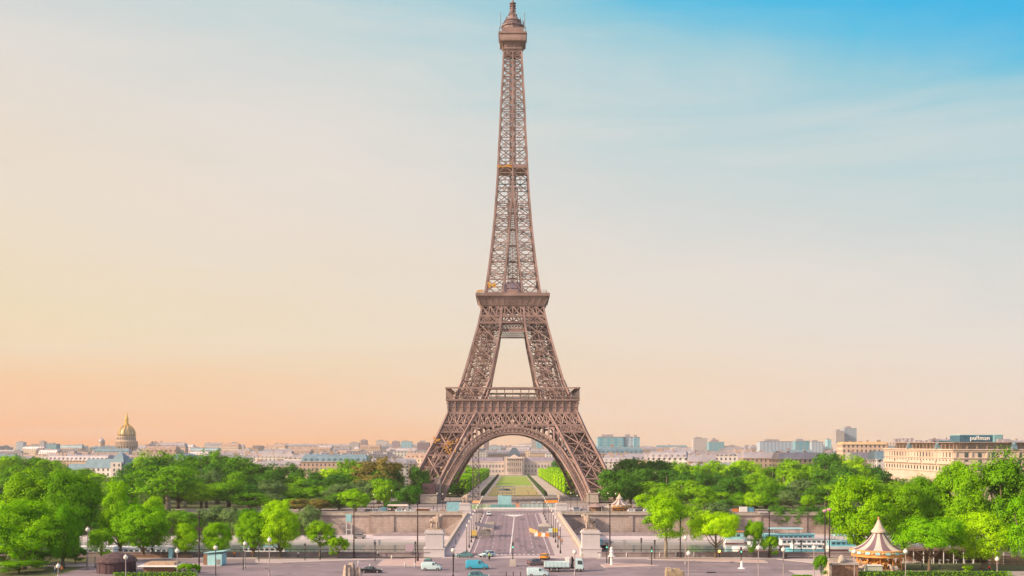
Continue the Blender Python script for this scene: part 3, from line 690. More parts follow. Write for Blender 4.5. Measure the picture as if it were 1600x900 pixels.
# ------------------------------------------------------------------ trees
def leaf_mat(name, c, c2, tr=.22):
    m = bpy.data.materials.new(name); m.use_nodes = True; t = m.node_tree; p = t.nodes['Principled BSDF']; t.nodes.remove(p)
    K = t.nodes.new; g = K('ShaderNodeTexCoord'); n = K('ShaderNodeTexNoise'); n.inputs['Scale'].default_value = .45; n.inputs['Detail'].default_value = 3
    t.links.new(g.outputs['Object'], n.inputs['Vector'])
    r = K('ShaderNodeMapRange'); r.inputs[1].default_value = .35; r.inputs[2].default_value = .65; t.links.new(n.outputs[0], r.inputs[0])
    ge = K('ShaderNodeNewGeometry'); a = K('ShaderNodeMath'); a.operation = 'MULTIPLY_ADD'; t.links.new(ge.outputs['Random Per Island'], a.inputs[0]); a.inputs[1].default_value = .5; 
    h = K('ShaderNodeMath'); h.operation = 'MULTIPLY'; t.links.new(r.outputs[0], h.inputs[0]); h.inputs[1].default_value = .5; t.links.new(h.outputs[0], a.inputs[2])
    x = K('ShaderNodeMixRGB'); t.links.new(a.outputs[0], x.inputs[0]); x.inputs[1].default_value = (*c, 1); x.inputs[2].default_value = (*c2, 1)
    oi = K('ShaderNodeObjectInfo'); hs = K('ShaderNodeHueSaturation'); rr = K('ShaderNodeMapRange'); t.links.new(oi.outputs['Random'], rr.inputs[0]); rr.inputs[3].default_value = .78; rr.inputs[4].default_value = 1.22
    t.links.new(rr.outputs[0], hs.inputs['Value']); t.links.new(x.outputs[0], hs.inputs['Color'])
    r3 = K('ShaderNodeMapRange'); t.links.new(oi.outputs['Random'], r3.inputs[0]); r3.inputs[3].default_value = .512; r3.inputs[4].default_value = .488; t.links.new(r3.outputs[0], hs.inputs['Hue'])
    d = K('ShaderNodeBsdfDiffuse'); t.links.new(hs.outputs[0], d.inputs[0]); tl = K('ShaderNodeBsdfTranslucent'); t.links.new(hs.outputs[0], tl.inputs[0])
    gl = K('ShaderNodeBsdfGlossy'); gl.inputs['Roughness'].default_value = .5; gl.inputs[0].default_value = (.8, .8, .8, 1)
    s1 = K('ShaderNodeMixShader'); s1.inputs[0].default_value = tr; t.links.new(d.outputs[0], s1.inputs[1]); t.links.new(tl.outputs[0], s1.inputs[2])
    s2_ = K('ShaderNodeMixShader'); s2_.inputs[0].default_value = .006; t.links.new(s1.outputs[0], s2_.inputs[1]); t.links.new(gl.outputs[0], s2_.inputs[2])
    t.links.new(s2_.outputs[0], t.nodes['Material Output'].inputs[0]); return m
LIME = leaf_mat('lime_foliage', (.19, .46, .0), (.42, .72, .0))
MID = leaf_mat('mid_green_foliage', (.11, .31, .002), (.25, .52, .002))
DARK = leaf_mat('dark_green_foliage', (.035, .15, .014), (.09, .26, .012))
OLIVE = leaf_mat('bronze_green_foliage', (.15, .19, .03), (.26, .20, .05))
GREY = leaf_mat('grey_green_foliage', (.10, .20, .06), (.19, .31, .09))
FRESH = leaf_mat('fresh_green_foliage', (.12, .38, .0), (.30, .62, .0))
LM = dict(fresh=FRESH, lime=LIME, mid=MID, dark=DARK, olive=OLIVE, grey=GREY)
def leaf_cloud(pos, nor, size, rng):
    """numpy: one small quad per position, facing roughly along nor"""
    n = len(pos); rv = rng.normal(size=(n, 3)); t = np.cross(nor, rv); t /= np.linalg.norm(t, axis=1)[:, None]+1e-9; b = np.cross(nor, t); b /= np.linalg.norm(b, axis=1)[:, None]+1e-9
    sz = (size*rng.uniform(.6, 1.25, n))[:, None]
    v = np.stack([pos-t*sz*.5, pos-b*sz*.38, pos+t*sz*.5, pos+b*sz*.38], 1).reshape(-1, 3)
    me = bpy.data.meshes.new('crown'); me.vertices.add(4*n); me.vertices.foreach_set('co', v.astype(np.float32).ravel())
    me.loops.add(4*n); me.loops.foreach_set('vertex_index', np.arange(4*n, dtype=np.int32)); me.polygons.add(n); me.polygons.foreach_set('loop_start', np.arange(0, 4*n, 4, dtype=np.int32))
    me.update(calc_edges=True); me.materials.append(MID); return me
def crown(seed, R, H, nl, n, size, zlow=-.95, spread=.62, lobe=.40, sub=16):
    """crown of leaves around lobes of clumps; centre at 0, radius R, half height H"""
    rng = np.random.default_rng(seed)
    L_ = []
    while len(L_) < nl:
        p = rng.normal(size=3); p /= np.linalg.norm(p); p *= rng.uniform(.45, 1)**.5
        if p[2] < zlow: continue
        L_.append(p*spread)
    L_ = np.array(L_); lr = lobe*rng.uniform(.7, 1.25, nl)
    cl = []
    for c, r in zip(L_, lr):
        for _ in range(sub):
            u = rng.normal(size=3); u /= np.linalg.norm(u); cl.append((*(c+u*r*rng.uniform(.75, 1.05)), *(u*.6+c*.9), r))
    cl = np.array(cl); k = rng.integers(0, len(cl), n); c = cl[k]
    off = rng.normal(size=(n, 3))*(.13*c[:, 6:7]+.018)*1.45; off[:, 2] *= .75
    pos = c[:, :3]+off; nor = c[:, 3:6]*.9+off/(np.linalg.norm(off, axis=1)[:, None]+1e-6)*.9+rng.normal(size=(n, 3))*.35; nor[:, 2] += .35
    pos = pos*np.array([R, R, H]); return leaf_cloud(pos, nor, size, rng)
def trunk(seed, h, r, R, H, base, lean=0, m=BARK, nl=6):
    rd = random.Random(seed); t = MB(); top = Vector((lean*h, 0, base+(h-base)*.35))
    t.tube([(0, 0, -.4), (lean*h*.3, .1, base*.5), (lean*h*.7, 0, base), top], [r*1.35, r, r*.8, r*.5], 8)
    for k in range(nl):
        an = 2*PI*k/nl+rd.uniform(-.4, .4); s0 = Vector((lean*h*.7, 0, base*rd.uniform(.75, 1.1)))
        e = Vector((math.cos(an)*R*rd.uniform(.4, .65), math.sin(an)*R*rd.uniform(.4, .65), base+(h-base)*rd.uniform(.35, .7)))
        t.tube([s0, (s0+e)/2+Vector((0, 0, -(h-base)*.08)), e], [r*.55, r*.35, r*.14], 5)
    return t.mesh('trunk', m, True)
PROTO = {}
def proto(key, R, h, base, seed, nl, n, size, **kw):
    tk = {k: kw.pop(k) for k in ('lean', 'm', 'tr') if k in kw}; r = tk.pop('tr', .03*h)
    H = (h-base*.7)/2; cm = crown(seed, R, H, nl, n, size, **kw); tm = trunk(seed, h, r, R, H, base, **tk)
    PROTO[key] = (cm, tm, R, h, h-H, H)
#  near detailed ones
proto('broad', 8, 15, 1.8, 11, 26, 36000, .36, lobe=.32, spread=.70)
proto('broad2', 8, 15, 1.7, 12, 34, 38000, .35, lobe=.27, spread=.76)
proto('tall', 6, 19, 2.5, 13, 26, 32000, .38, lobe=.30, spread=.72)
proto('tiered', 9, 13, 3.4, 14, 24, 30000, .36, zlow=-.4, lobe=.27, spread=.78, lean=.02)
proto('small', 4, 8.5, 1.6, 15, 14, 11000, .30, tr=.16, lobe=.33, spread=.7)
proto('vase', 5.8, 15.5, 6, 16, 20, 20000, .34, lobe=.31, spread=.72, m=BARKP, tr=.34)
#  far ones
proto('far_a', 9, 20, 5, 21, 24, 12000, .66, lobe=.32, spread=.7)
proto('far_b', 9, 20, 4, 22, 34, 12000, .64, lobe=.26, spread=.76)
proto('far_c', 7.5, 20, 5, 23, 20, 11000, .66, lobe=.34)
proto('far_d', 8, 18, 4, 24, 26, 12000, .62, lobe=.27, spread=.74, m=BARKP)
proto('far_e', 9, 20, 7, 26, 18, 9000, .62, lobe=.28, spread=.75, m=BARKP, tr=.55)
NT = 0
def tree(px, top, wpx, d, kind, key, label, group=None, base=None, rz=None, name='tree', cat='tree'):
    global NT; NT += 1
    cm, tm, R, h, cz, H = PROTO[key]; z0 = gz(d) if base is None else base
    hz = Z(top, d)-z0; w = wpx*d/FOC/2*(1.17 if d > 300 else 1.07)
    t = thing(name, label, cat, (X(px, d), d, z0), (NT*2.399) % 6.28 if rz is None else rz, group); t.scale = (w/R, w/R, hz/(h*.985))
    c = bpy.data.objects.new('crown', cm); COL.objects.link(c); c.parent = t; c.location = (0, 0, cz); c.material_slots[0].link = 'OBJECT'; c.material_slots[0].material = LM[kind]
    k = bpy.data.objects.new('trunk', tm); COL.objects.link(k); k.parent = t
    return t
# ---- trees on the near side, one by one
for a in [
    (38, 778, 122, 238, 'fresh', 'broad2', 'big bright green tree filling the lower left corner of the photo'),
    (98, 788, 58, 240, 'fresh', 'tall', 'narrow bright green tree against the right flank of the big corner tree'),
    (224, 785, 88, 262, 'fresh', 'broad', 'round dark bodied tree with bright top behind the maroon tent'),
    (188, 749, 72, 268, 'lime', 'broad2', 'round bright crown standing behind the maroon tent tree'),
    (238, 771, 50, 266, 'lime', 'broad', 'small bright crown showing over the right shoulder of the maroon tent tree'),
    (110, 732, 105, 267, 'mid', 'broad', 'tall wide green tree directly above the lower left corner tree'),
    (40, 736, 95, 266, 'mid', 'tall', 'tall green tree at the left edge behind the corner tree'),
    (158, 818, 42, 252, 'mid', 'small', 'small olive green tree left of the maroon tent roof'),
    (290, 814, 46, 262, 'lime', 'broad', 'low bright tree left of the pale blue kiosk'),
    (340, 814, 50, 263, 'lime', 'broad2', 'low bright tree growing over the pale blue kiosk'),
    (396, 796, 60, 263, 'lime', 'broad', 'left half of the large lime clump by the quay parapet'),
    (438, 779, 72, 263, 'lime', 'broad2', 'tallest lime tree of the clump by the quay parapet left of the bridge'),
    (500, 812, 46, 262, 'mid', 'vase', 'pointed dark green tree right of the large lime clump'),
    (528, 833, 32, 261.5, 'mid', 'small', 'lowest round tree at the right end of the lime clump'),
    (1040, 770, 76, 262.5, 'lime', 'vase', 'lime tree with forked bare trunk by the parapet right of the bridge'),
    (1118, 797, 80, 262, 'lime', 'tiered', 'wide spreading lime tree with many thin stems right of the forked one'),
    (1178, 804, 34, 262, 'mid', 'small', 'small upright tree in front of the blue and white advertising tower'),
    (1204, 832, 28, 261, 'mid', 'small', 'shortest tree by the parapet in front of the moored boats'),
    (1342, 740, 104, 264, 'lime', 'broad2', 'large yellow green tree rising behind the near carousel'),
    (1412, 752, 84, 266, 'mid', 'broad', 'bronze flecked green tree just right of the carousel spire'),
    (1452, 804, 112, 234, 'fresh', 'tiered', 'spreading tree with layered branches right of the near carousel'),
    (1535, 795, 98, 236, 'lime', 'broad', 'full yellow green tree at the lower right beside the layered tree'),
    (1608, 760, 76, 228, 'fresh', 'tall', 'bright green tree cut by the right edge of the photo'),
    (1448, 738, 82, 272, 'mid', 'broad', 'green tree in front of the cream apartment facade corner'),
    (1505, 716, 96, 268, 'lime', 'broad2', 'tall bright tree covering the middle of the cream apartment block'),
    (1572, 706, 100, 266, 'mid', 'tall', 'highest bright tree at the upper right edge of the park'),
    (1384, 866, 0, 0, '', '', '')]:
    if not a[3]: continue
    tree(*a[:6], a[6], base=0)
for px, top, w_, d, lab in ((8, 850, 60, 246, 'dark shrub mass under the corner tree at the left edge'), (62, 856, 66, 248, 'dark shrub mass between the trunks at lower left'), (118, 852, 40, 249, 'dark shrub left of the pale canvas stall'), (30, 872, 70, 231, 'low leafy bush at the bottom left corner')):
    tree(px, top, w_, d, 'mid' if d < 240 else 'dark', 'small', lab, base=0, name='shrub', cat='shrub')
# ---- far bank woods
rnd = random.Random(42)
LT = [(-60, 706), (0, 708), (60, 709), (105, 721), (140, 733), (165, 737), (200, 735), (212, 716), (240, 702), (265, 695), (290, 699), (318, 703), (340, 698), (366, 702), (385, 724), (415, 716), (440, 719), (468, 730), (490, 727), (515, 722), (545, 717), (570, 716), (592, 711), (615, 720), (640, 720), (655, 728)]
RT = [(938, 722), (960, 718), (985, 714), (1010, 711), (1045, 716), (1075, 717), (1110, 722), (1140, 708), (1165, 716), (1200, 724), (1235, 715), (1262, 708), (1292, 700), (1325, 704), (1352, 716), (1375, 732), (1400, 742), (1440, 730), (1500, 712), (1560, 704), (1640, 700)]
def prof(T, px): return float(np.interp(px, [a for a, b in T], [b for a, b in T]))
KL = {'lime': 'bright green', 'mid': 'mid green', 'dark': 'dark green', 'olive': 'bronze tinged', 'grey': 'grey green'}
def wood(T, x0, x1, d, add, step, wr, kinds, side, row, keys=('far_a', 'far_b', 'far_c', 'far_d')):
    px = x0
    while px < x1:
        kd = rnd.choice(kinds); key = rnd.choice(keys); w = rnd.uniform(*wr)
        if abs(X(px, d)) > 40 or True:
            tree(px, prof(T, px)+add+rnd.uniform(-2, 4), w, d+rnd.uniform(-7, 7), kd, key, '%s tree in the %s of the wood, %s' % (KL[kd], row, side), '%s trees in the %s, %s' % (KL[kd], row, side))
        px += step*rnd.uniform(.8, 1.25)
SL, SR = 'far bank left of tower', 'far bank right of tower'
wood(LT, -20, 575, 600, 0, 38, (54, 74), ['mid', 'mid', 'dark', 'lime'], SL, 'back row')
wood(LT, -25, 640, 545, 14, 36, (52, 70), ['mid', 'dark', 'mid', 'dark'], SL, 'third row')
wood(LT, -20, 632, 505, 30, 36, (48, 66), ['mid', 'dark', 'grey', 'dark'], SL, 'second row')
wood(LT, -20, 500, 462, 47, 34, (44, 60), ['mid', 'grey', 'dark', 'dark'], SL, 'front row')
wood(RT, 985, 1420, 600, 0, 36, (52, 72), ['mid', 'mid', 'dark', 'lime'], SR, 'back row')
wood(RT, 975, 1420, 545, 15, 36, (50, 66), ['mid', 'dark', 'mid', 'dark'], SR, 'third row')
wood(RT, 985, 1420, 500, 32, 36, (46, 60), ['mid', 'dark', 'grey', 'dark'], SR, 'second row')
wood(RT, 1100, 1300, 462, 52, 32, (42, 56), ['mid', 'dark', 'grey'], SR, 'front row')
for a in [
    (262, 722, 118, 444, 'mid', 'far_e', 'wide pale plane tree with bare forked trunk on the far bank below the gilded dome'),
    (592, 710, 78, 545, 'olive', 'far_b', 'bronze tinged round tree left of the tower'),
    (555, 762, 54, 436, 'lime', 'far_b', 'lone flat lime tree on a thin trunk above the far quay wall'),
    (600, 743, 38, 470, 'mid', 'far_c', 'pointed mid green tree between the lone lime tree and the tower'),
    (640, 756, 42, 462, 'dark', 'far_a', 'rounded tree at the foot of the left pier'),
    (655, 726, 36, 548, 'dark', 'far_a', 'dark tree touching the left pier of the tower'),
    (530, 768, 50, 452, 'dark', 'far_d', 'dark low tree left of the lone lime tree'),
    (468, 778, 34, 446, 'olive', 'far_d', 'pale bronze bush at the left end of the far quay wall'),
    (500, 777, 34, 446, 'olive', 'far_c', 'reddish bush beside the pale bronze one on the far quay'),
    (612, 782, 24, 450, 'dark', 'far_a', 'small dark round shrub behind the white marquee'),
    (960, 731, 56, 490, 'dark', 'far_a', 'very dark round tree touching the right pier of the tower'),
    (1003, 770, 24, 440, 'lime', 'far_a', 'small round lime tree right of the far carousel'),
    (1048, 757, 44, 470, 'mid', 'far_c', 'mid green tree behind the forked lime tree on the far bank'),
    (1100, 757, 38, 452, 'mid', 'far_a', 'round green tree behind the wide spreading lime tree'),
    (1130, 778, 34, 440, 'dark', 'far_d', 'low dark shrub between the spreading tree and the advertising tower'),
    (1178, 768, 30, 446, 'lime', 'far_a', 'small lime crown above the advertising tower'),
    (1196, 745, 40, 466, 'mid', 'far_b', 'mid green tree above and right of the advertising tower'),
    (1262, 770, 24, 452, 'lime', 'far_c', 'small lime crown above the clipped dark hedge'),
    (700, 752, 40, 640, 'dark', 'far_a', 'dark shrubby tree inside the left leg of the tower'),
    (716, 760, 30, 660, 'dark', 'far_c', 'dark tree just inside the great arch on the left'),
    (872, 716, 22, 1380, 'dark', 'far_b', 'dark wild tree above the clipped rows right of the lawn'),
    (888, 718, 24, 1300, 'dark', 'far_a', 'dark green tree above the clipped rows beside the right side of the arch'),
    (722, 724, 26, 1300, 'mid', 'far_a', 'green tree over the clipped rows beside the left side of the arch')]:
    tree(*a[:6], a[6])
def quay_row(x0, x1, tops, kinds, lab):
    px = x0
    while px < x1:
        kd = rnd.choice(kinds); tree(px, rnd.uniform(*tops), rnd.uniform(38, 52), 424+rnd.uniform(-2, 2), kd, rnd.choice(['far_a', 'far_b', 'far_d']), '%s tree in the row on the lower quay %s' % (KL[kd], lab), '%s trees in the row on the lower quay %s' % (KL[kd], lab), base=-8); px += rnd.uniform(26, 34)
quay_row(-20, 512, (780, 797), ['mid', 'grey', 'dark', 'grey'], 'at left')
quay_row(1088, 1150, (782, 792), ['mid', 'grey'], 'right of the forked lime tree')
quay_row(1300, 1420, (778, 790), ['mid', 'dark'], 'at right')
# ---- hedges and clipped trees
HEDGE = {}
def hedge_mesh(sx, sy, sz, size, dens, seed):
    rng = np.random.default_rng(seed); P_, N_ = [], []
    for ax, (a, b), s_ in (((0), (sy, sz), 1), (0, (sy, sz), -1), (1, (sx, sz), 1), (1, (sx, sz), -1), (2, (sx, sy), 1)):
        n = int(a*b*dens); u = rng.uniform(-.5, .5, n)*a; v = rng.uniform(-.5, .5, n)*b; dp = rng.normal(0, .12, n)
        p = np.zeros((n, 3)); q = np.zeros((n, 3))
        if ax == 0: p[:, 0] = s_*sx/2+dp; p[:, 1] = u; p[:, 2] = v+sz/2
        elif ax == 1: p[:, 1] = s_*sy/2+dp; p[:, 0] = u; p[:, 2] = v+sz/2
        else: p[:, 2] = sz+dp; p[:, 0] = u; p[:, 1] = v
        q[:, ax] = s_; P_.append(p); N_.append(q+rng.normal(0, .35, (n, 3)))
    return leaf_cloud(np.concatenate(P_), np.concatenate(N_), size, rng)
def hedge(x, y, z, sx, sy, sz, m, label, size=.9, dens=2.2, group=None, seed=1, name='hedge', cat='hedge', stem=0):
    key = (sx, sy, sz, size); 
    if key not in HEDGE: HEDGE[key] = hedge_mesh(sx, sy, sz, size, dens, seed)
    t = thing(name, label, cat, (x, y, z), 0, group); o = bpy.data.objects.new('foliage', HEDGE[key]); COL.objects.link(o); o.parent = t; o.location = (0, 0, stem); o.material_slots[0].link = 'OBJECT'; o.material_slots[0].material = m
    MB().box(0, 0, .1 if not stem else 0, sx*.93, sy*.93, stem+sz*.9 if not stem else .3).part('core' if not stem else 'kerb', mat('hedge_shade', (.035, .09, .012), .95, 0, .2, .5), t)  # solid dark filler, inner shade of the foliage put into its colour
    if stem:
        w = MB(); w.box(0, 0, stem, sx*.93, sy*.93, sz*.9); w.part('shade_fill', MATS['hedge_shade'], t)  # dark box painting the shade between the leaves
        w = MB()
        for i in (-1, 0, 1):
            for j in (-1, 0, 1): w.tube([(i*sx*.36, j*sy*.36, 0), (i*sx*.36, j*sy*.36, stem+.3)], .22, 6)
        w.part('trunk', BARK, t)
    return t
k = 0
for i, d in enumerate(range(700, 1400, 50)):
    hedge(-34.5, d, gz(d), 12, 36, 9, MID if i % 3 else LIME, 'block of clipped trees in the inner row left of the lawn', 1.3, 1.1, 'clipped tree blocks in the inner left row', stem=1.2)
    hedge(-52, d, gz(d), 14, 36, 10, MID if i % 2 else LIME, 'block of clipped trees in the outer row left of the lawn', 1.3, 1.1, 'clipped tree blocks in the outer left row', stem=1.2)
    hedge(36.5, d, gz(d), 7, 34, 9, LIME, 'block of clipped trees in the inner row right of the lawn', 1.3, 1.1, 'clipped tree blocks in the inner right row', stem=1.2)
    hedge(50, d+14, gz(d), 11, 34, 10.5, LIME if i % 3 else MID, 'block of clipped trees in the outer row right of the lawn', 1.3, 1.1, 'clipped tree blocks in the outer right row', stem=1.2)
cn = MB(); cn.lathe([(1.3, 0), (1.1, 1.4), (.5, 2.6), (.05, 3.3)], 8); cme = cn.mesh('cone_shrub', mat('dark_yew', (.035, .08, .02), .9, 0, .3, 1.2), True)
for s_, x in (('left', -18), ('right', 20.5)):
    for i in range(34):
        d = 665+22*i; o = bpy.data.objects.new('cone_shrub', cme); COL.objects.link(o); o.location = (x, d, gz(d)); tag(o, 'dark clipped cone shrub in the row along the %s edge of the lawn' % s_, 'shrub', 'cone shrubs along the %s lawn edge' % s_)
for i, (p0, p1) in enumerate([(1204, 1232), (1232, 1262), (1262, 1294)]):
    tree((p0+p1)/2, 787+i, 38, 432, 'dark', 'far_a', ['left', 'middle', 'right'][i]+' one of three dense dark rounded bushes behind the moored boats', base=-7.9)
hedge(X(1432, 233), 226, 0, 34, 2.2, .9, MID, 'low clipped hedge in front of the near carousel at the bottom right', .3, 14)
hedge(X(255, 229), 224, 0, 17, 2.0, .9, MID, 'low clipped hedge in front of the flat roofed pavilion at the bottom left', .3, 14)
for (px, d, sc, lab) in ((288, 230, 1, 'leafy shrub right of the flat roofed pavilion'), (302, 227, .8, 'smaller shrub at the foot of the black mast left of the kiosk')):
    tree(px, 878, 22, d, 'mid', 'small', lab, base=0)
for px, lab in ((1246, 'round potted shrub at the bottom edge right of the white base signal'), (1262, 'second potted shrub at the bottom edge left of the brick box')):
    tree(px, 897, 18, 221, 'mid', 'small', lab, base=0)
tree(1512, 881, 18, 232, 'lime', 'small', 'small lime bush between the two big trees at the lower right', base=0)

# ------------------------------------------------------------------ city
def wall_mat(name, c, px_=3.0, pz=3.3, dark=(.10, .11, .14)):
    """rendered wall with a regular grid of window openings"""
    m = bpy.data.materials.new(name); m.use_nodes = True; t = m.node_tree; p = t.nodes['Principled BSDF']; p.inputs['Roughness'].default_value = .8
    K = t.nodes.new; g = K('ShaderNodeTexCoord'); s_ = K('ShaderNodeSeparateXYZ'); t.links.new(g.outputs['Object'], s_.inputs[0])
    def M(op, a, b):
        n = K('ShaderNodeMath'); n.operation = op
        for i, v in enumerate((a, b)):
            if isinstance(v, (int, float)): n.inputs[i].default_value = v
            else: t.links.new(v, n.inputs[i])
        return n.outputs[0]
    u = M('FRACT', M('DIVIDE', M('ADD', s_.outputs[0], s_.outputs[1]), px_), 0); v = M('FRACT', M('DIVIDE', s_.outputs[2], pz), 0)
    k_ = M('MULTIPLY', M('MULTIPLY', M('GREATER_THAN', u, .3), M('LESS_THAN', u, .7)), M('MULTIPLY', M('GREATER_THAN', v, .22), M('LESS_THAN', v, .80)))
    n = K('ShaderNodeTexNoise'); n.inputs['Scale'].default_value = .15; t.links.new(g.outputs['Object'], n.inputs[0])
    oi = K('ShaderNodeObjectInfo'); hs = K('ShaderNodeHueSaturation'); r = K('ShaderNodeMapRange'); t.links.new(oi.outputs['Random'], r.inputs[0]); r.inputs[3].default_value = .7; r.inputs[4].default_value = 1.2
    t.links.new(r.outputs[0], hs.inputs['Value']); x0 = K('ShaderNodeMixRGB'); x0.inputs[1].default_value = (*c, 1); x0.inputs[2].default_value = tuple(q*.8 for q in c)+(1,); t.links.new(n.outputs[0], x0.inputs[0]); t.links.new(x0.outputs[0], hs.inputs['Color'])
    x = K('ShaderNodeMixRGB'); t.links.new(k_, x.inputs[0]); t.links.new(hs.outputs[0], x.inputs[1]); x.inputs[2].default_value = (*dark, 1); t.links.new(x.outputs[0], p.inputs['Base Color']); return m
CW = [wall_mat('city_wall_cream', (.66, .52, .42)), wall_mat('city_wall_pink', (.66, .47, .42)), wall_mat('city_wall_white', (.70, .64, .64), 3.6), wall_mat('city_wall_ochre', (.66, .48, .38))]
CT = [wall_mat('tower_wall_pale', (.52, .46, .47), 4, 3.1, (.22, .26, .32)), wall_mat('tower_wall_grey', (.44, .50, .60), 5, 3.1, (.16, .28, .42)), wall_mat('tower_wall_teal', (.26, .47, .58), 9, 3.4, (.10, .32, .46)), wall_mat('tower_wall_plum', (.33, .25, .31), 4, 3.2, (.14, .11, .15))]
def block(name, w, dp, h, rh, wm_, rm, seed, flat=False):
    t = thing(name, 'x', 'building', (0, 0, 0)); b = MB(); b.box(0, 0, 0, w, dp, h); b.box(0, 0, h+.003, w+.9, dp+.9, .5); b.part('wall', wm_, t)
    r = random.Random(seed); q = MB()
    if flat: q.box(0, 0, h+.51, w*.7, dp*.6, 2.6); q.box(w*.2, 0, h+3.12, w*.15, dp*.3, 2)
    else:
        q.box(0, 0, h+.51, w-.4, dp-.4, rh*.7, 0, .97, .74); q.box(0, 0, h+.511+rh*.7, (w-.4)*.965, (dp-.4)*.73, rh*.3, 0, .94, .2)
        for i in range(int(w/4.2)): q.box(-w/2+3+i*4.2, -dp/2+.9, h+.9, 1.3, 1.2, 1.9)
    ro = q.part('roof', rm, t); c = MB()
    for i in range(max(3, int(w/9))): c = MB(); c.box(-w/2+r.uniform(.03, .97)*w, r.uniform(-.25, .25)*dp, h+rh*.6, r.uniform(1.2, 3.6), .9, rh*.4+r.uniform(.8, 2.4)); c.part('chimney', mat('chimney_brick', (.45, .33, .27), .9, 0, .2, .5), ro)
    return t
PB = [block('apartment_block', 34, 14, 19, 5, CW[0], ZINC, 1), block('apartment_block', 48, 15, 20, 5, CW[1], ZINCB, 2), block('apartment_block', 26, 14, 22, 5, CW[2], ZINC, 3),
      block('apartment_block', 60, 16, 18, 4.6, CW[3], ZINC, 4), block('apartment_block', 40, 16, 24, 0, CW[2], ZINC, 5, True), block('apartment_block', 30, 18, 20, 5, CW[0], mat('tile_roof', (.46, .33, .28), .8, 0, .2, .3), 6)]
rnd = random.Random(9); used = set()
for d, hh_, sc in ((770, 24, 1), (860, 27, 1.05), (980, 27, 1.1), (1180, 29, 1.2), (1450, 31, 1.15), (1800, 33, 1.2), (2300, 35, 1.5), (2900, 38, 1.8), (3700, 41, 2.2)):
    x = -.5*d
    while x < .5*d:
        k = rnd.randrange(6); wd = (34, 48, 26, 60, 40, 30)[k]*sc*rnd.uniform(.9, 1.1); px = 800+FOC*(x+wd/2)/d
        ok = True
        if d < 1700 and 705 < px < 900: ok = False
        if d < 900 and (px < 385 or 640 < px < (930 if d > 800 else 1010) or px > 1360): ok = False
        if d == 980 and (120 < px < 240): ok = False
        pass
        if ok:
            H_ = (24, 25, 27, 22.6, 26, 25)[k]; z0 = gz(d); s_z = (hh_*rnd.uniform(.82, 1.06)+(rnd.uniform(3, 9) if rnd.random() < .16 else 0))/H_
            side = 'left' if px < 690 else ('right' if px > 920 else 'middle')
            dn = 'nearest row of' if d < 900 else ('middle distance of' if d < 1500 else 'most distant part of')
            lab = 'pale apartment block in the %s the skyline, %s' % (dn, {'left': 'left of the tower', 'right': 'right of the tower', 'middle': 'seen through the arch'}[side])
            loc = (x+wd/2, d+rnd.uniform(-20, 20), z0); rz = rnd.uniform(-.35, .35)+(PI/2 if rnd.random() < .15 else 0)
            if k in used: o = dup(PB[k], loc, rz, lab)
            else: o = PB[k]; used.add(k); KIDS[o.name] = [(c, children(c)) for c in children(o)]; o.location = loc; o.rotation_euler = (0, 0, rz); o['label'] = lab
            o.scale = (wd/(34, 48, 26, 60, 40, 30)[k], 1.1, s_z); o['group'] = lab.replace('block', 'blocks')
        x += wd*rnd.uniform(1.0, 1.35)
def tower_block(px0, px1, top, d, m, label, name='high_rise', cap=True, dp=22, z0=None):
    z0 = gz(d) if z0 is None else z0; w = (px1-px0)*d/FOC; h = Z(top, d)-z0
    t = thing(name, label, 'high rise', (X((px0+px1)/2, d), d, z0)); MB().box(0, 0, 0, w, dp, h).part('wall', m, t)
    c = MB(); c.box(0, 0, h+.003, w*1.01, dp*1.02, .9); 
    if cap: c.box(-w*.1, 0, h+.91, w*.45, dp*.4, h*.035+1)
    c.part('roof', ZINC, t); return t
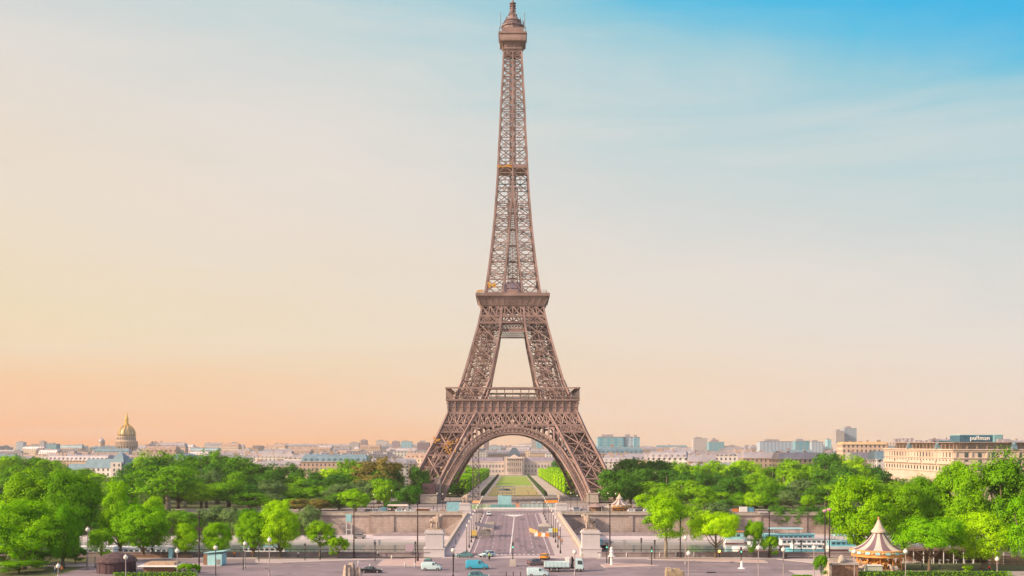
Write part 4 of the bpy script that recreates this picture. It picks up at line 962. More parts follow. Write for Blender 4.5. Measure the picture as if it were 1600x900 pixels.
for a in [(28, 39, 691, 3300, CT[1], 'lone grey blue slab on the horizon at the far left'), (64, 71, 690, 3600, CT[0], 'thin pale tower on the far left horizon'), (75, 91, 694, 2600, CT[2], 'squat teal block right of the thin pale tower at far left'),
          (362, 371, 692, 3600, CT[0], 'small pale tower above the trees midway left'), (547, 562, 692, 3400, CT[0], 'pale block at the left end of the high rise cluster left of the tower'), (564, 574, 688, 3500, CT[3], 'tallest plum tower of the cluster left of the tower'),
          (532, 548, 698, 3300, CT[0], 'lowest pale block of the cluster left of the tower'), (588, 606, 689, 3500, CT[0], 'wide pale pink tower in the middle of the left cluster'), (613, 624, 690, 3600, CT[3], 'narrow pink tower right of the middle of the left cluster'),
          (627, 644, 690, 3400, CT[2], 'pale blue block at the right end of the left cluster'), (653, 671, 692, 1700, CT[3], 'plum cube building next to the left leg of the tower'),
          (756, 764, 690, 2600, CT[3], 'plum slab seen through the arch on the left'), (764, 783, 697, 2500, CT[1], 'grey low block seen through the arch left of the dome'), (838, 848, 684, 2600, CT[2], 'teal tower seen through the arch on the right'),
          (830, 838, 687, 2700, CT[0], 'pink tower beside the teal one seen through the arch'), (856, 868, 696, 2300, CT[2], 'low teal block at the right edge of the arch view'),
          (933, 973, 683.5, 1350, CT[2], 'long teal glass office slab right of the tower'), (973, 990, 683.3, 1352, CT[1], 'pale grey end wing of the teal office slab'), (989, 998, 684, 1345, CT[2], 'narrow blue glass strip at the right end of the teal office slab'),
          (1082, 1104, 685.5, 2300, CT[0], 'pale brown slab right of the teal offices'), (1106, 1130, 691, 2200, CT[2], 'pale blue block with dark box on top'), (1111, 1121, 687.5, 2210, CT[3], 'dark plum box rising behind the pale blue block'),
          (1185, 1235, 690.5, 1500, CT[1], 'long white and blue modern block at right'), (1240, 1262, 689.5, 1600, CT[2], 'pale teal block left of the twin towers'), (1265, 1283, 691, 1700, CT[1], 'grey block just left of the twin towers'),
          (1304, 1317, 674, 2300, CT[0], 'pale twin tower, the lower of the two at right'), (1317, 1336, 669.5, 2320, CT[1], 'blue glass twin tower, the taller of the two at right'), (1291, 1297, 687, 2600, CT[2], 'thin blue tower left of the twin towers')]:
    tower_block(*a)
# gilded dome church
d = 2300; k = d/FOC; t = thing('domed_church', 'tall domed church with gilded ribs and lantern above the trees at left', 'church', (X(198, d), d, gz(d)))
zz = lambda y: Z(y, d)-gz(d)
w = MB(); w.box(0, 0, 0, 44*k, 40, zz(706)); w.box(0, 0, zz(706)+.01, 38*k, 34, 2); w.part('wall', CW[0], t)
DS = mat('dome_stone', (.50, .37, .29), .85, 0, .12, .2)
w = MB(); w.lathe([(15.6*k, zz(706)), (15.6*k, zz(691)), (16.4*k, zz(690)), (13.6*k, zz(688)), (13.2*k, zz(681)), (14*k, zz(680.5))], 24)
for i in range(24): a = 2*PI*i/24; w.box(15.9*k*math.cos(a), 15.9*k*math.sin(a), zz(705), 1.6, 1.6, zz(691)-zz(705))
dr = w.part('drum', DS, t); w = MB()
for i in range(24): a = 2*PI*(i+.5)/24; w.box(15.7*k*math.cos(a), 15.7*k*math.sin(a), zz(703), 1.6, 1.6, 8, a); w.box(13.4*k*math.cos(a), 13.4*k*math.sin(a), zz(687), 1.3, 1.3, 5, a)
w.part('window', GLASS, dr)
w = MB(); n = 12; w.lathe([(13.2*k*math.cos(PI/2*i/n*.93), zz(680.4)+(zz(664)-zz(680.4))*math.sin(PI/2*i/n*.93)) for i in range(n+1)], 24); do = w.part('dome', mat('lead_gilt', (.48, .38, .22), .45, .2, .2, .3), t, smooth=True)
w = MB()
for j in range(12):
    a = 2*PI*j/12; pts = [(13.5*k*math.cos(PI/2*i/8*.93)*math.cos(a), 13.5*k*math.cos(PI/2*i/8*.93)*math.sin(a), zz(680.4)+(zz(664)-zz(680.4))*1.012*math.sin(PI/2*i/8*.93)) for i in range(9)]; w.tube(pts, 1.0, 5)
w.part('gilt_rib', mat('gilding', (.85, .50, .10), .35, .5, .1, .5), do)
w = MB(); w.lathe([(4.2*k, zz(664.6)), (4.2*k, zz(662)), (2.7*k, zz(661.8)), (2.7*k, zz(655)), (3.4*k, zz(654.8)), (1.6*k, zz(651)), (.5*k, zz(646)), (.2*k, zz(642))], 10); w.part('lantern', MATS['gilding'], t)
# small far dome
for px, top, dd, sc, lab in ((159, 682, 3400, 1, 'small pale dome on the horizon left of the gilded one'), (430, 696, 3300, .8, 'tiny pale dome on the skyline midway left')):
    k2 = dd/FOC*sc; t = thing('distant_dome', lab, 'church', (X(px, dd), dd, gz(dd))); z1 = Z(top, dd)-gz(dd)
    w = MB(); w.box(0, 0, 0, 14*k2, 14*k2, z1-17*k2); w.lathe([(4.8*k2, z1-17*k2), (4.8*k2, z1-9*k2)], 14); w.part('wall', DS, t)
    w = MB(); w.lathe([(4.9*k2*math.cos(PI/2*i/6*.9), z1-9*k2+5.6*k2*math.sin(PI/2*i/6)) for i in range(7)]+[(.8*k2, z1-1.5*k2), (.2*k2, z1+1.5*k2)], 14); w.part('dome', ZINC, t, smooth=True)
# blue roofed long building with a square domed pavilion in front of the gilded dome
d = 780; t = thing('museum_building', 'long low building with pale blue slate roof and pavilion below the gilded dome', 'building', (X(172, d), d, gz(d)), -.12)
w = MB(); w.box(0, 0, 0, 33, 16, Z(731, d)-gz(d)); w.box(-22, 4, 0, 20, 12, Z(728, d)-gz(d)-3); w.part('wall', CW[2], t)
w = MB(); w.box(0, 0, Z(731, d)-gz(d)+.01, 33.6, 16.6, 6.4, 0, .86, .5); w.box(-22, 4, Z(728, d)-gz(d)-2.99, 20.5, 12.5, 4.4, 0, .9, .5); w.part('roof', ZINCB, t)
w = MB(); h0 = Z(722, d)-gz(d); w.box(9.5, -2, 0, 8, 16, h0); w.part('pavilion', CW[2], t)
w = MB(); w.box(9.5, -2, h0+.01, 8.4, 10, 3.8, 0, .82); w.box(9.5, -2, h0+3.82, 6.6, 8, 2.6, 0, .4); w.box(9.5, -2, h0+6.43, 1.4, 1.4, 2.4, 0, .3); w.part('pavilion_roof', ZINCB, t)
# military school
d = 1500; t = thing('military_school', 'long classical palace with square dome closing the lawn behind the arch', 'palace', (X(803.5, d), d, -15.0)); k = d/FOC
zz = lambda y: Z(y, d)+15
SCH = mat('school_stone', (.72, .60, .56), .85, 0, .1, .1)
w = MB()
for s_ in (-1, 1): w.box(s_*(15+46)*k, 0, 0, 90*k, 18, zz(721.5)); w.box(s_*(15+46)*k, 0, zz(721.5)+.01, 91*k, 19, 1)
w.box(0, -3, 0, 31*k, 26, zz(715)); w.box(0, -3, zz(715)+.01, 32*k, 27, 1.0)
w.add([(-7*k, -16.3, zz(714)), (7*k, -16.3, zz(714)), (0, -16.3, zz(709.5)), (-7*k, -9, zz(714)), (7*k, -9, zz(714)), (0, -9, zz(709.5))], [(0, 1, 2), (5, 4, 3), (0, 2, 5, 3), (1, 4, 5, 2)])
for i in range(8): x = (-1+2*i/7)*11*k; w.lathe([(.55, 1.5), (.5, zz(716.5))], 8, x, -17.2)
w.box(0, -17.2, 0, 26*k, 3.2, 1.5); w.box(0, -17.2, zz(716.5), 24*k, 3, 1.2); w.part('wall', SCH, t)
w = MB()
for s_ in (-1, 1): w.box(s_*(15+46)*k, 0, zz(721.5)+1.02, 89*k, 17, zz(715.8)-zz(721.5), 0, .97, .45)
w.part('wing_roof', mat('plum_slate', (.30, .26, .34), .7, 0, .15, .2), t)
w = MB(); prev = [(9.4*k, zz(714)), (9.0*k, zz(710)), (7.8*k, zz(706)), (5.6*k, zz(702.6)), (3.6*k, zz(701)), (3.6*k, zz(699.8)), (1*k, zz(699.5))]; w.lathe(prev, sq=True); w.part('dome', mat('slate', (.10, .14, .20), .6, 0, .15, .2), t)
wn = MB(); wn.box(0, 0, 0, 1.9, .4, 3.4); wme = wn.mesh('window', mat('pale_window', (.28, .26, .30), .3, 0, .1, 1))
for s_ in (-1, 1):
    for i in range(17):
        for zf, sz in ((737.5, 1), (730, 1.1)):
            o = bpy.data.objects.new('window', wme); COL.objects.link(o); o.parent = t; o.location = (s_*(18+i*5)*k, -9.15, zz(zf)); o.scale = (1, 1, sz)
for i in range(7):
    for zf in (736.5, 727.5, 719.5):
        o = bpy.data.objects.new('window', wme); COL.objects.link(o); o.parent = t; o.location = ((-1+2*(i+.5)/7)*11*k, -16.15, zz(zf)); o.scale = (1.1, 1, 1.2)
# white modernist building right behind it
tower_block(852, 900, 709, 1650, wall_mat('modern_white', (.66, .62, .62), 4.2, 3.6, (.16, .17, .2)), 'long white modern block with rows of windows behind the right trees in the arch', 'office_block', False)
tower_block(690, 762, 706, 1660, MATS.get('x') or bpy.data.materials['modern_white'], 'long white modern block with rows of windows left of the dome in the arch', 'office_block', False)
tower_block(600, 668, 706, 1400, bpy.data.materials['modern_white'], 'long white office block left of the tower legs', 'office_block', False)
# ---- big cream apartment building at right
def facade(t, p0, p1, z0, rows, ncol, win_w, frame=True):
    """windows along the line p0-p1 at the given (z,height) rows, standing 3 cm out of the wall"""
    p0, p1 = Vector(p0), Vector(p1); d_ = (p1-p0); L_ = d_.length; d_.normalize(); n = Vector((d_.y, -d_.x)); an = math.atan2(d_.y, d_.x)
    for z, h in rows:
        for i in range(ncol):
            p = p0+d_*(L_*(i+.5)/ncol)+n*.05; w = MB(); w.box(0, 0, 0, win_w, .22, h); o = w.part('window', GLASS, t, (p.x, p.y, z), an)
XC, YC = 219, 540
t = thing('cream_apartment_building', 'large cream stone apartment building, its left face warm in the sun, at the right edge', 'building', (XC, YC, 0)); zt_ = Z(703.5, YC)
w = MB(); w.box(50, 50, -3, 100, 100, zt_+3)
for y_ in (706, 716.5, 727.5, 738.5): zq = Z(y_, YC); w.box(50, 50, zq, 100.9, 100.9, .45)
w.box(50, 50, zt_+.003, 101.6, 101.6, .6)
for i in range(26): w.box(-.25, 1+i*3.92, Z(716, YC), .5, .7, Z(706.5, YC)-Z(716, YC)); 
for i in range(13): w.box(1+i*7.8, -.25, Z(716, YC), .8, .5, Z(706.5, YC)-Z(716, YC))
w.part('wall', mat('cream_ashlar', (.70, .55, .47), .85, 0, .1, .15), t)
rows = [(Z(714.5, YC), 2.3), (Z(725.5, YC), 2.2), (Z(736, YC), 2.0)]
facade(t, (0, 98), (0, 2), 0, rows, 22, 1.3); facade(t, (3, 0), (76, 0), 0, rows, 11, 1.7)
w = MB(); w.box(53, 52, zt_+.61, 94, 94, 3.0); q = w.part('attic', mat('attic_glazing', (.50, .47, .45), .4, 0, .2, .3), t)
w = MB(); w.box(50, 50, zt_+3.7, 101, 101, .35)
for i in range(20): w.box(.8, 2+i*5, zt_+.61, .35, .35, 3.08); w.box(2+i*5, .8, zt_+.61, .35, .35, 3.08)
w.part('roof_slab', mat('brown_slab', (.42, .30, .25), .7, 0, .1, .3), t)
w = MB(); r = random.Random(4)
for i in range(16): w.box(r.uniform(1, 8), r.uniform(30, 96), zt_+4.05, r.uniform(1, 3), r.uniform(1.5, 5), r.uniform(.8, 2.4))
for i in range(10): w.box(r.uniform(26, 90), r.uniform(3, 12), zt_+4.05, r.uniform(2, 6), 2, r.uniform(.6, 1.8))
w.part('roof_structure', ZINC, t)
for i in range(5):
    w = MB(); w.box(0, 0, 0, 1.1, 18, .9); w.box(-.5, 0, .9, .08, 18, .8); w.part('balcony', MATS['cream_ashlar'], t, (-.5, 10+i*20, Z(727.5, YC)+.5))
    w = MB(); w.box(0, 0, 0, 9, 1.0, .5); w.box(0, -.45, .5, 9, .08, .9); w.part('balcony', MATS['cream_ashlar'], t, (8+i*15, -.5, Z(727.5, YC)+.5))
for i in range(4):
    w = MB(); x, y_ = [(0, 20), (0, 60), (30, 0), (64, 0)][i]; w.box(x, y_, zt_+.61, 2.6, 2.6, 2.2, 0, .7); w.lathe([(1.3, 0), (1.0, .9), (.2, 1.5)], 8, x, y_, zt_+2.82); w.part('dormer', ZINCB, t)
# hotel behind it with its roof sign
d = 700; t = thing('hotel_tower', 'dark teal glass hotel top with white lettering above the cream building', 'hotel', (X(1525, d), d, gz(d))); k = d/FOC; zt2 = Z(680.3, d)-gz(d)
w = MB(); w.box(0, 0, 0, 66*k, 16, zt2); w.part('wall', mat('teal_cladding', (.05, .15, .24), .4, 0, .15, .4), t)
w = MB()
for i in range(9): w.box(34*k-i*.0-31*k*0-1.6*k*i-1.2, -8.2, zt2-4.6, .35, .3, 4.4)
w.box(14*k+2.2, -8.2, zt2-5, 1.0, .4, 5.2); w.box(0, 0, zt2+.01, 66.4*k, 16.4, .4); w.part('trim', CYAN, t)
cu = bpy.data.curves.new('sign', 'FONT'); cu.body = 'pullman'; cu.size = 3.9; cu.extrude = .15; cu.align_x = 'CENTER'; cu.offset = .02; cu.space_character = 1.12
tmp = bpy.data.objects.new('sign_tmp', cu); COL.objects.link(tmp); dg = bpy.context.evaluated_depsgraph_get(); me = bpy.data.meshes.new_from_object(tmp.evaluated_get(dg)); bpy.data.objects.remove(tmp)
me.materials.clear(); me.materials.append(mat('sign_white', (.92, .92, .92), .5, 0, 0)); o = bpy.data.objects.new('sign_lettering', me); COL.objects.link(o); o.parent = t; o.location = (-2.5*k, -8.35, zt2-3.0); o.rotation_euler = (PI/2, 0, 0); o.scale = (.93, 1, 1)
# other blocks around
for (p0, p1, top, d, m, rm, rh, lab) in ((1312, 1382, 691.5, 760, CW[3], mat('sunlit_terrace', (.6, .42, .22), .8, 0, .1, .2), 1.5, 'ochre sunlit block with terrace roof left of the cream building'), (1362, 1394, 706, 690, CW[2], ZINCB, 5, 'dark blue mansard roofed block left of the cream building'),
        (1325, 1362, 708, 720, CW[0], ZINC, 4.5, 'cream block with grey mansard between ochre block and dark trees'), (1210, 1290, 708, 690, CW[3], ZINC, 4, 'orange lit block row behind the right hand trees'),
        (1160, 1212, 707, 760, CW[3], ZINC, 4.2, 'ochre block with dark roof behind the trees at centre right'), (1075, 1118, 712, 780, CW[3], ZINC, 4.5, 'low ochre block just right of the teal offices'), (1008, 1060, 710, 850, CW[0], ZINC, 4.5, 'cream block row below the teal offices'),
        (1408, 1440, 690, 800, CW[2], ZINC, 1, 'white block peeping over the cream building'), (1452, 1490, 687, 850, CT[2], ZINC, 1, 'pale blue block left of the hotel lettering'), (1560, 1610, 689, 800, CT[2], ZINC, 1, 'low pale blue block right of the hotel')):
    w_ = (p1-p0)*d/FOC; z0 = gz(d); h = Z(top, d)-z0; t = thing('apartment_block', lab, 'building', (X((p0+p1)/2, d), d, z0), rnd.uniform(-.1, .1)); b = MB(); b.box(0, 0, 0, w_, 16, h-rh); b.box(0, 0, h-rh+.01, w_+1, 17, .4)
    b.part('wall', m, t); q = MB(); q.box(0, 0, h-rh+.42, w_, 16, rh, 0, .95, .7); ro = q.part('roof', rm, t); c = MB()
    for i in range(int(w_/6)): c = MB(); c.box(-w_/2+2+i*6+rnd.uniform(-1, 1), rnd.uniform(-3, 3), h-.5, rnd.uniform(1, 2.6), 1, rnd.uniform(1, 2.4)); c.part('chimney', MATS['chimney_brick'], ro)
# ------------------------------------------------------------------ vehicles (x forward, wheels on z=0)
def car(name, label, cat, px, d, rz, paint, st, Wd, wheels, wins, loc=None, extra=None, wr=.32):
    """st: stations (x, z bottom, half width, z belt, z roof, half width of roof); wins: list of station index pairs glazed at the sides"""
    t = thing(name, label, cat, loc or (X(px, d), d, .006), rz)
    b = MB(); vs = []; n = 10
    for (x, z0, w, zb, zr, wr_) in st:
        zc = (zb-z0)*.55+z0
        half = [(w*.93, z0), (w, z0+.12), (w, zc), (w*.975, zb), (wr_, zr-.0)]
        vs += [(x, y, z) for y, z in half]+[(x, -y, z) for y, z in half[::-1]]
    fs = [tuple(range(n))[::-1], tuple((len(st)-1)*n+k for k in range(n))]
    for i in range(len(st)-1):
        for k in range(n): fs.append((i*n+k, i*n+(k+1) % n, (i+1)*n+(k+1) % n, (i+1)*n+k))
    b.add(vs, fs); bo = b.part('body', paint, t, smooth=False)
    md = bo.modifiers.new('b', 'BEVEL'); md.width = .05; md.segments = 2; md.limit_method = 'ANGLE'
    g = MB()
    def lp(a, b_, f): return tuple(a[i]+(b_[i]-a[i])*f for i in range(len(a)))
    for i, j in wins:                          # side windows
        a, c = lp(st[i], st[j], .08), lp(st[i], st[j], .93)
        for s_ in (-1, 1):
            q = []
            for u, f in ((a, .04), (c, .04), (c, .90), (a, .90)):
                y = u[2]*.975+(u[5]-u[2]*.975)*f+.022; q.append((u[0], s_*y, u[3]+(u[4]-u[3])*f))
            if abs(q[2][2]-q[1][2]) < .06: q[2] = q[1]
            g.quad(*(q if s_ < 0 else q[::-1]))
    for i in range(len(st)-1):                 # front and rear screens: where the roof line falls steeply
        a, c = st[i], st[i+1]
        if abs(a[4]-c[4]) > .28 and abs(a[0]-c[0]) < 1.1:
            hi, lo = (a, c) if a[4] > c[4] else (c, a); s_ = 1 if hi is a else -1
            p, q = lp(hi, lo, .1), lp(hi, lo, .9); e = .03*s_
            z_ = lambda u: u[4]+.02
            g.quad((p[0]+e, -p[5]*.93, z_(p)), (q[0]+e, -q[5]*.95, z_(q)), (q[0]+e, q[5]*.95, z_(q)), (p[0]+e, p[5]*.93, z_(p)))
    g.part('window', GLASS, t)
    for wx in wheels:
        for s_ in (-1, 1):
            w = MB(); w.tube([(wx, s_*(Wd-.22), wr), (wx, s_*(Wd+.015), wr)], wr, 16); o = w.part('wheel', TYRE, t)
            w = MB(); w.tube([(wx, s_*(Wd), wr), (wx, s_*(Wd+.03), wr)], wr*.62, 10); w.part('rim', RIM, o)
    F, B = st[-1], st[0]
    for s_ in (-1, 1):
        w = MB(); w.box(F[0]-.02, s_*(F[2]*.72), F[1]+.38, .14, .32, .16); w.part('headlight', WHITE, t)
        w = MB(); w.box(B[0]+.0, s_*(B[2]*.8), B[1]+.5, .1, .16, .3); w.part('tail_light', RED, t)
    w = MB(); w.box(F[0]-.02, 0, F[1]-.02, .16, F[2]*1.9, .24); w.box(B[0]+.02, 0, B[1]-.02, .16, B[2]*1.9, .24); w.part('bumper', BLACK, t)
    if extra: extra(t)
    return t
def S_van(L_, H_, W2): h = L_/2; return [(-h, .28, W2*.94, 1.1, H_-.25, W2*.80), (-h+.12, .24, W2, 1.15, H_, W2*.84), (h*.10, .24, W2, 1.15, H_+.02, W2*.84), (h*.34, .24, W2, 1.15, H_-.05, W2*.80), (h*.66, .24, W2, 1.08, 1.2, W2*.80), (h*.92, .25, W2*.93, .88, .95, W2*.70), (h, .28, W2*.84, .62, .70, W2*.66)]
def S_hatch(L_, H_, W2): h = L_/2; return [(-h, .30, W2*.88, .78, .88, W2*.7), (-h*.96, .26, W2*.95, .90, .98, W2*.72), (-h*.74, .24, W2, .92, H_-.10, W2*.72), (-h*.3, .24, W2, .90, H_, W2*.74), (h*.12, .24, W2, .88, H_-.03, W2*.72), (h*.46, .24, W2, .86, .92, W2*.74), (h*.88, .25, W2*.92, .70, .76, W2*.66), (h, .28, W2*.82, .52, .60, W2*.6)]
def S_sedan(L_, H_, W2): h = L_/2; return [(-h, .30, W2*.86, .72, .84, W2*.66), (-h*.93, .26, W2*.94, .86, .94, W2*.7), (-h*.66, .24, W2, .88, .96, W2*.72), (-h*.36, .24, W2, .88, H_-.06, W2*.68), (0, .24, W2, .87, H_, W2*.70), (h*.18, .24, W2, .86, H_-.05, W2*.68), (h*.50, .24, W2, .84, .90, W2*.72), (h*.90, .25, W2*.92, .66, .72, W2*.64), (h, .28, W2*.8, .5, .58, W2*.56)]
P_BLUE = mat('sky_blue_paint', (.05, .42, .62), .3, .1, .03, 1, spec=.6); P_PALE = mat('pale_blue_paint', (.54, .72, .77), .3, 0, .03, 1, spec=.6); P_WHITE = mat('white_car_paint', (.68, .72, .74), .3, 0, .03, 1, spec=.6)
P_BLACK = mat('black_car_paint', (.02, .02, .028), .2, .2, .03, 1, spec=.7); P_GREY = mat('taupe_car_paint', (.25, .20, .21), .3, .4, .03, 1); P_ORANGE = mat('orange_car_paint', (.85, .33, .02), .3, .1, .03, 1, spec=.6); P_TEAL = mat('teal_car_paint', (.10, .26, .30), .25, .3, .03, 1, spec=.6)
car('van', 'bright sky blue panel van crossing the junction in the foreground', 'van', 745.5, 239, 0, P_BLUE, S_van(4.95, 1.95, .95), .95, (-1.5, 1.62), [(2, 3), (3, 4)])
car('van', 'small pale blue delivery van driving right in front of the left pedestal', 'van', 674, 236.6, 0, P_PALE, S_van(4.35, 1.75, .88), .88, (-1.3, 1.38), [(2, 3), (3, 4)])
car('van', 'small pale blue delivery van cut by the bottom edge beside the truck', 'van', 840, 225.5, 0, P_PALE, S_van(4.5, 1.8, .9), .9, (-1.35, 1.42), [(2, 3), (3, 4)])
car('car', 'black saloon car driving right at the lower left of the junction', 'car', 579.5, 232, 0, P_BLACK, S_sedan(4.7, 1.42, .9), .9, (-1.4, 1.45), [(2, 3), (3, 4), (4, 5), (5, 6)])
car('car', 'teal and white saloon waiting at the left mouth of the bridge', 'car', 726, 263.5, PI*.97, P_TEAL, S_sedan(4.4, 1.4, .88), .88, (-1.35, 1.35), [(2, 3), (3, 4), (4, 5), (5, 6)], extra=lambda t: MB().box(1.85, 0, .5, .5, 1.62, .22).part('pale_nose', WHITE, t))
car('car', 'pale blue hatchback coming off the bridge toward the camera', 'car', 761, 264.5, -PI*.80, P_PALE, S_hatch(4.1, 1.5, .88), .88, (-1.25, 1.3), [(2, 3), (3, 4), (4, 5)])
car('car', 'orange yellow hatchback heading onto the bridge', 'car', 851.5, 259, PI*.42, P_ORANGE, S_hatch(4.0, 1.5, .88), .88, (-1.25, 1.3), [(2, 3), (3, 4), (4, 5)])
car('car', 'taupe grey estate car between the orange car and the small van', 'car', 839, 246.5, .35, P_GREY, S_hatch(4.2, 1.55, .88), .88, (-1.3, 1.35), [(2, 3), (3, 4), (4, 5)])
car('car', 'dark teal car behind the small pale delivery van', 'car', 669.5, 247, PI*.46, P_TEAL, S_hatch(3.9, 1.5, .85), .85, (-1.2, 1.25), [(2, 3), (3, 4), (4, 5)], extra=lambda t: MB().box(-.3, 0, 1.505, .7, .5, .12).part('roof_sign', mat('green_plastic', (.12, .45, .06), .5), t))
car('car', 'pale teal car showing only its roof at the bottom edge of the photo', 'car', 747, 221.5, 0, P_TEAL, S_hatch(4.4, 1.6, .9), .9, (-1.35, 1.4), [(2, 3), (3, 4), (4, 5)])
car('car', 'white car coming toward the camera at the far left end of the bridge', 'car', 764, 418, -PI/2, P_WHITE, S_hatch(4.2, 1.6, .9), .9, (-1.35, 1.4), [(2, 3), (3, 4), (4, 5)])
for px, w_ in ((834, 'left'), (843, 'right')): car('car', w_+' one of two white vehicles parked beyond the glass wall', 'car', px, 520, -PI/2, P_WHITE, S_van(4.6, 1.9, .95), .95, (-1.4, 1.45), [(2, 3)], loc=(X(px, 520), 520, gz(520)+.03))
for i in range(7):
    px = (988, 1000, 640, 626, 590, 578, 1012)[i]; car('car', ('silver car beside the far carousel', 'dark car right of the far carousel', 'pale car parked beside the white marquee on the far quay', 'blue car under the white marquee edge on the far quay', 'white car left of the marquee above the quay wall', 'grey car left of the white one above the quay wall', 'white car at the right end of the far quay wall')[i], 'car', px, 434.5, 0, (P_WHITE, P_BLACK, P_WHITE, P_PALE, P_WHITE, P_GREY, P_WHITE)[i], S_hatch(4.3, 1.55, .9), .9, (-1.3, 1.35), [(2, 3), (3, 4), (4, 5)])
# tipper truck
t = thing('tipper_truck', 'pale blue open bed truck with white cab driving right at the junction', 'truck', (X(881, 234.5), 234.5, .006))
w = MB(); w.box(-.2, 0, .62, 8.0, .9, .3); w.box(-.4, -.92, .55, 3.2, .2, .35); w.box(-.4, .92, .55, 3.2, .2, .35); w.part('chassis', BLACK, t)
w = MB(); w.box(-1.5, 0, 1.0, 5.3, 2.3, .14)
for y in (-1.15, 1.15): w.box(-1.5, y, 1.142, 5.3, .1, .95)
for x in (-4.15, 1.15): w.box(x, 0, 1.142, .1, 2.2, .95)
for i in range(7): w.box(-4.0+i*.83, -1.22, 1.0, .08, .06, 1.08)
w.part('bed', P_PALE, t)
w = MB(); w.box(-4.22, 0, 1.1, .06, 2.2, 1.0); w.part('tailgate', WHITE, t)
w = MB(); w.poly([(2.25, .6), (4.15, .6), (4.2, 1.5), (4.02, 2.55), (3.8, 2.75), (2.25, 2.8)], -1.15, 1.15); cb = w.part('cab', P_PALE, t)
md = cb.modifiers.new('b', 'BEVEL'); md.width = .08; md.segments = 2
w = MB(); w.quad((2.9, -1.17, 1.65), (3.98, -1.17, 1.55), (3.85, -1.17, 2.4), (2.9, -1.17, 2.45)); w.quad((4.24, -1.0, 1.6), (4.24, 1.0, 1.6), (4.08, 1.0, 2.45), (4.08, -1.0, 2.45)); w.part('window', GLASS, cb)
w = MB(); w.box(1.75, 0, .95, .5, 1.5, .6); w.beam((1.75, -.3, 1.5), (1.7, -.3, 3.2), .22); w.beam((1.7, -.3, 3.2), (2.15, .6, 2.2), .18); w.beam((2.0, .4, 1.2), (1.95, .4, 3.0), .2); w.part('loader_crane', BLACK, t)
MB().box(.75, .3, 1.15, .9, 1.2, 1.9).part('load_box', WHITE, t)
for wx in (-2.75, -1.55, 3.2):
    for s_ in (-1, 1): w = MB(); w.tube([(wx, s_*.75, .5), (wx, s_*1.14, .5)], .5, 16); o = w.part('wheel', TYRE, t); w = MB(); w.tube([(wx, s_*1.13, .5), (wx, s_*1.17, .5)], .26, 10); w.part('rim', RIM, o)
w = MB(); w.box(4.2, 0, .45, .2, 2.3, .4); w.part('bumper', BLACK, t); MB().box(.6, -1.17, .78, 2.0, .04, .1).part('side_guard', GREYM, t)
for s_ in (-1, 1): MB().box(4.24, s_*.9, .95, .08, .3, .2).part('headlight', WHITE, t)
# ------------------------------------------------------------------ people
SKINC = (.55, .33, .24)
def person(px, py, top, legs, label, d=None, rz=0, z=0, walk=.18):
    d = d or D(py, z); v, e, r = person_data(walk, .14)
    me = skin('body', v, e, r, [mat('skin', SKINC, .6), mat('shirt_%s' % top, dict(white=(.7, .7, .7), orange=(.8, .25, .03), black=(.03, .03, .03), blue=(.1, .2, .4), red=(.5, .05, .04), green=(.3, .5, .2), pink=(.6, .3, .3))[top], .8), mat('trousers_%s' % legs, dict(dark=(.03, .03, .05), blue=(.06, .1, .22), sand=(.4, .32, .22))[legs], .8), mat('hair_dark', (.04, .025, .02), .7)], 1)
    for p in me.polygons:
        c = p.center; i = 2 if c.z < .98 else (1 if c.z < 1.47 else 0)
        if c.z > 1.02 and False: i = 1
        if c.z < .9 and abs(c.x) > .22: i = 0
        elif c.z < 1.3 and abs(c.x) > .2: i = 1
        if c.z < .07: i = 3
        p.material_index = i
    o = bpy.data.objects.new('person', me); COL.objects.link(o); o.location = (X(px, d), d, z); o.rotation_euler = (0, 0, rz); tag(o, label, 'person')
    h = MB(); h.ball(0, .0, 1.70, .115, 8, 5); h.part('hair', MATS['hair_dark'], o)
    return o
for a in [(591, 871, 'white', 'dark', 'person in white top and dark trousers standing by the parapet right of a street signal'), (764, 0, 'green', 'dark', ''), (873.5, 846, 'orange', 'dark', 'person in an orange top walking on the right bridge pavement'), (878, 851, 'orange', 'dark', 'second person in orange on the right bridge pavement, nearer the camera'),
          (910, 871.5, 'white', 'sand', 'person in pale clothes standing before the near right pedestal'), (366, 872, 'orange', 'dark', 'person in an orange top sitting spot left of the kiosk shade by the parapet'), (394, 871, 'orange', 'blue', 'person in orange walking along the left parapet'),
          (466, 872, 'white', 'dark', 'person in a light top walking along the left parapet'), (86, 896, 'white', 'blue', 'person in white at the lower left corner under the trees'), (97, 896, 'orange', 'dark', 'person in orange beside the globe lamp at the lower left corner'),
          (683, 870, 'black', 'dark', 'dark dressed person in front of the near left pedestal'), (1452, 889, 'orange', 'blue', 'person in orange near the terrace right of the carousel'), (1468, 888, 'white', 'dark', 'person in white near the terrace right of the carousel'), (1441, 889, 'blue', 'dark', 'person in blue standing right of the carousel'),
          (1546, 895, 'red', 'dark', 'person in red under the trees at the lower right'), (717, 838, 'pink', 'blue', 'person in pink walking on the left bridge pavement'), (712, 850, 'blue', 'dark', 'person in blue walking on the left bridge pavement')]:
    if a[4]: person(a[0], a[1], a[2], a[3], a[4].replace('sitting spot ', 'standing '), rz=rnd.uniform(0, 6), z=.13 if 845 > a[1] or a[0] in (878, 712) else .005)
rp_ = random.Random(31); bodies = [person(560, 0, a, b, 'pedestrian among those on the far quay pavement left of the bridge', 445, z=.14) for a, b in (('white', 'dark'), ('black', 'blue'), ('pink', 'sand'), ('blue', 'dark'))]
for b_ in bodies: KIDS[b_.name] = [(c, []) for c in children(b_)]; b_['group'] = 'pedestrians on the far quay pavement left of the bridge'; b_.location.x = X(rp_.uniform(700, 745), 452)
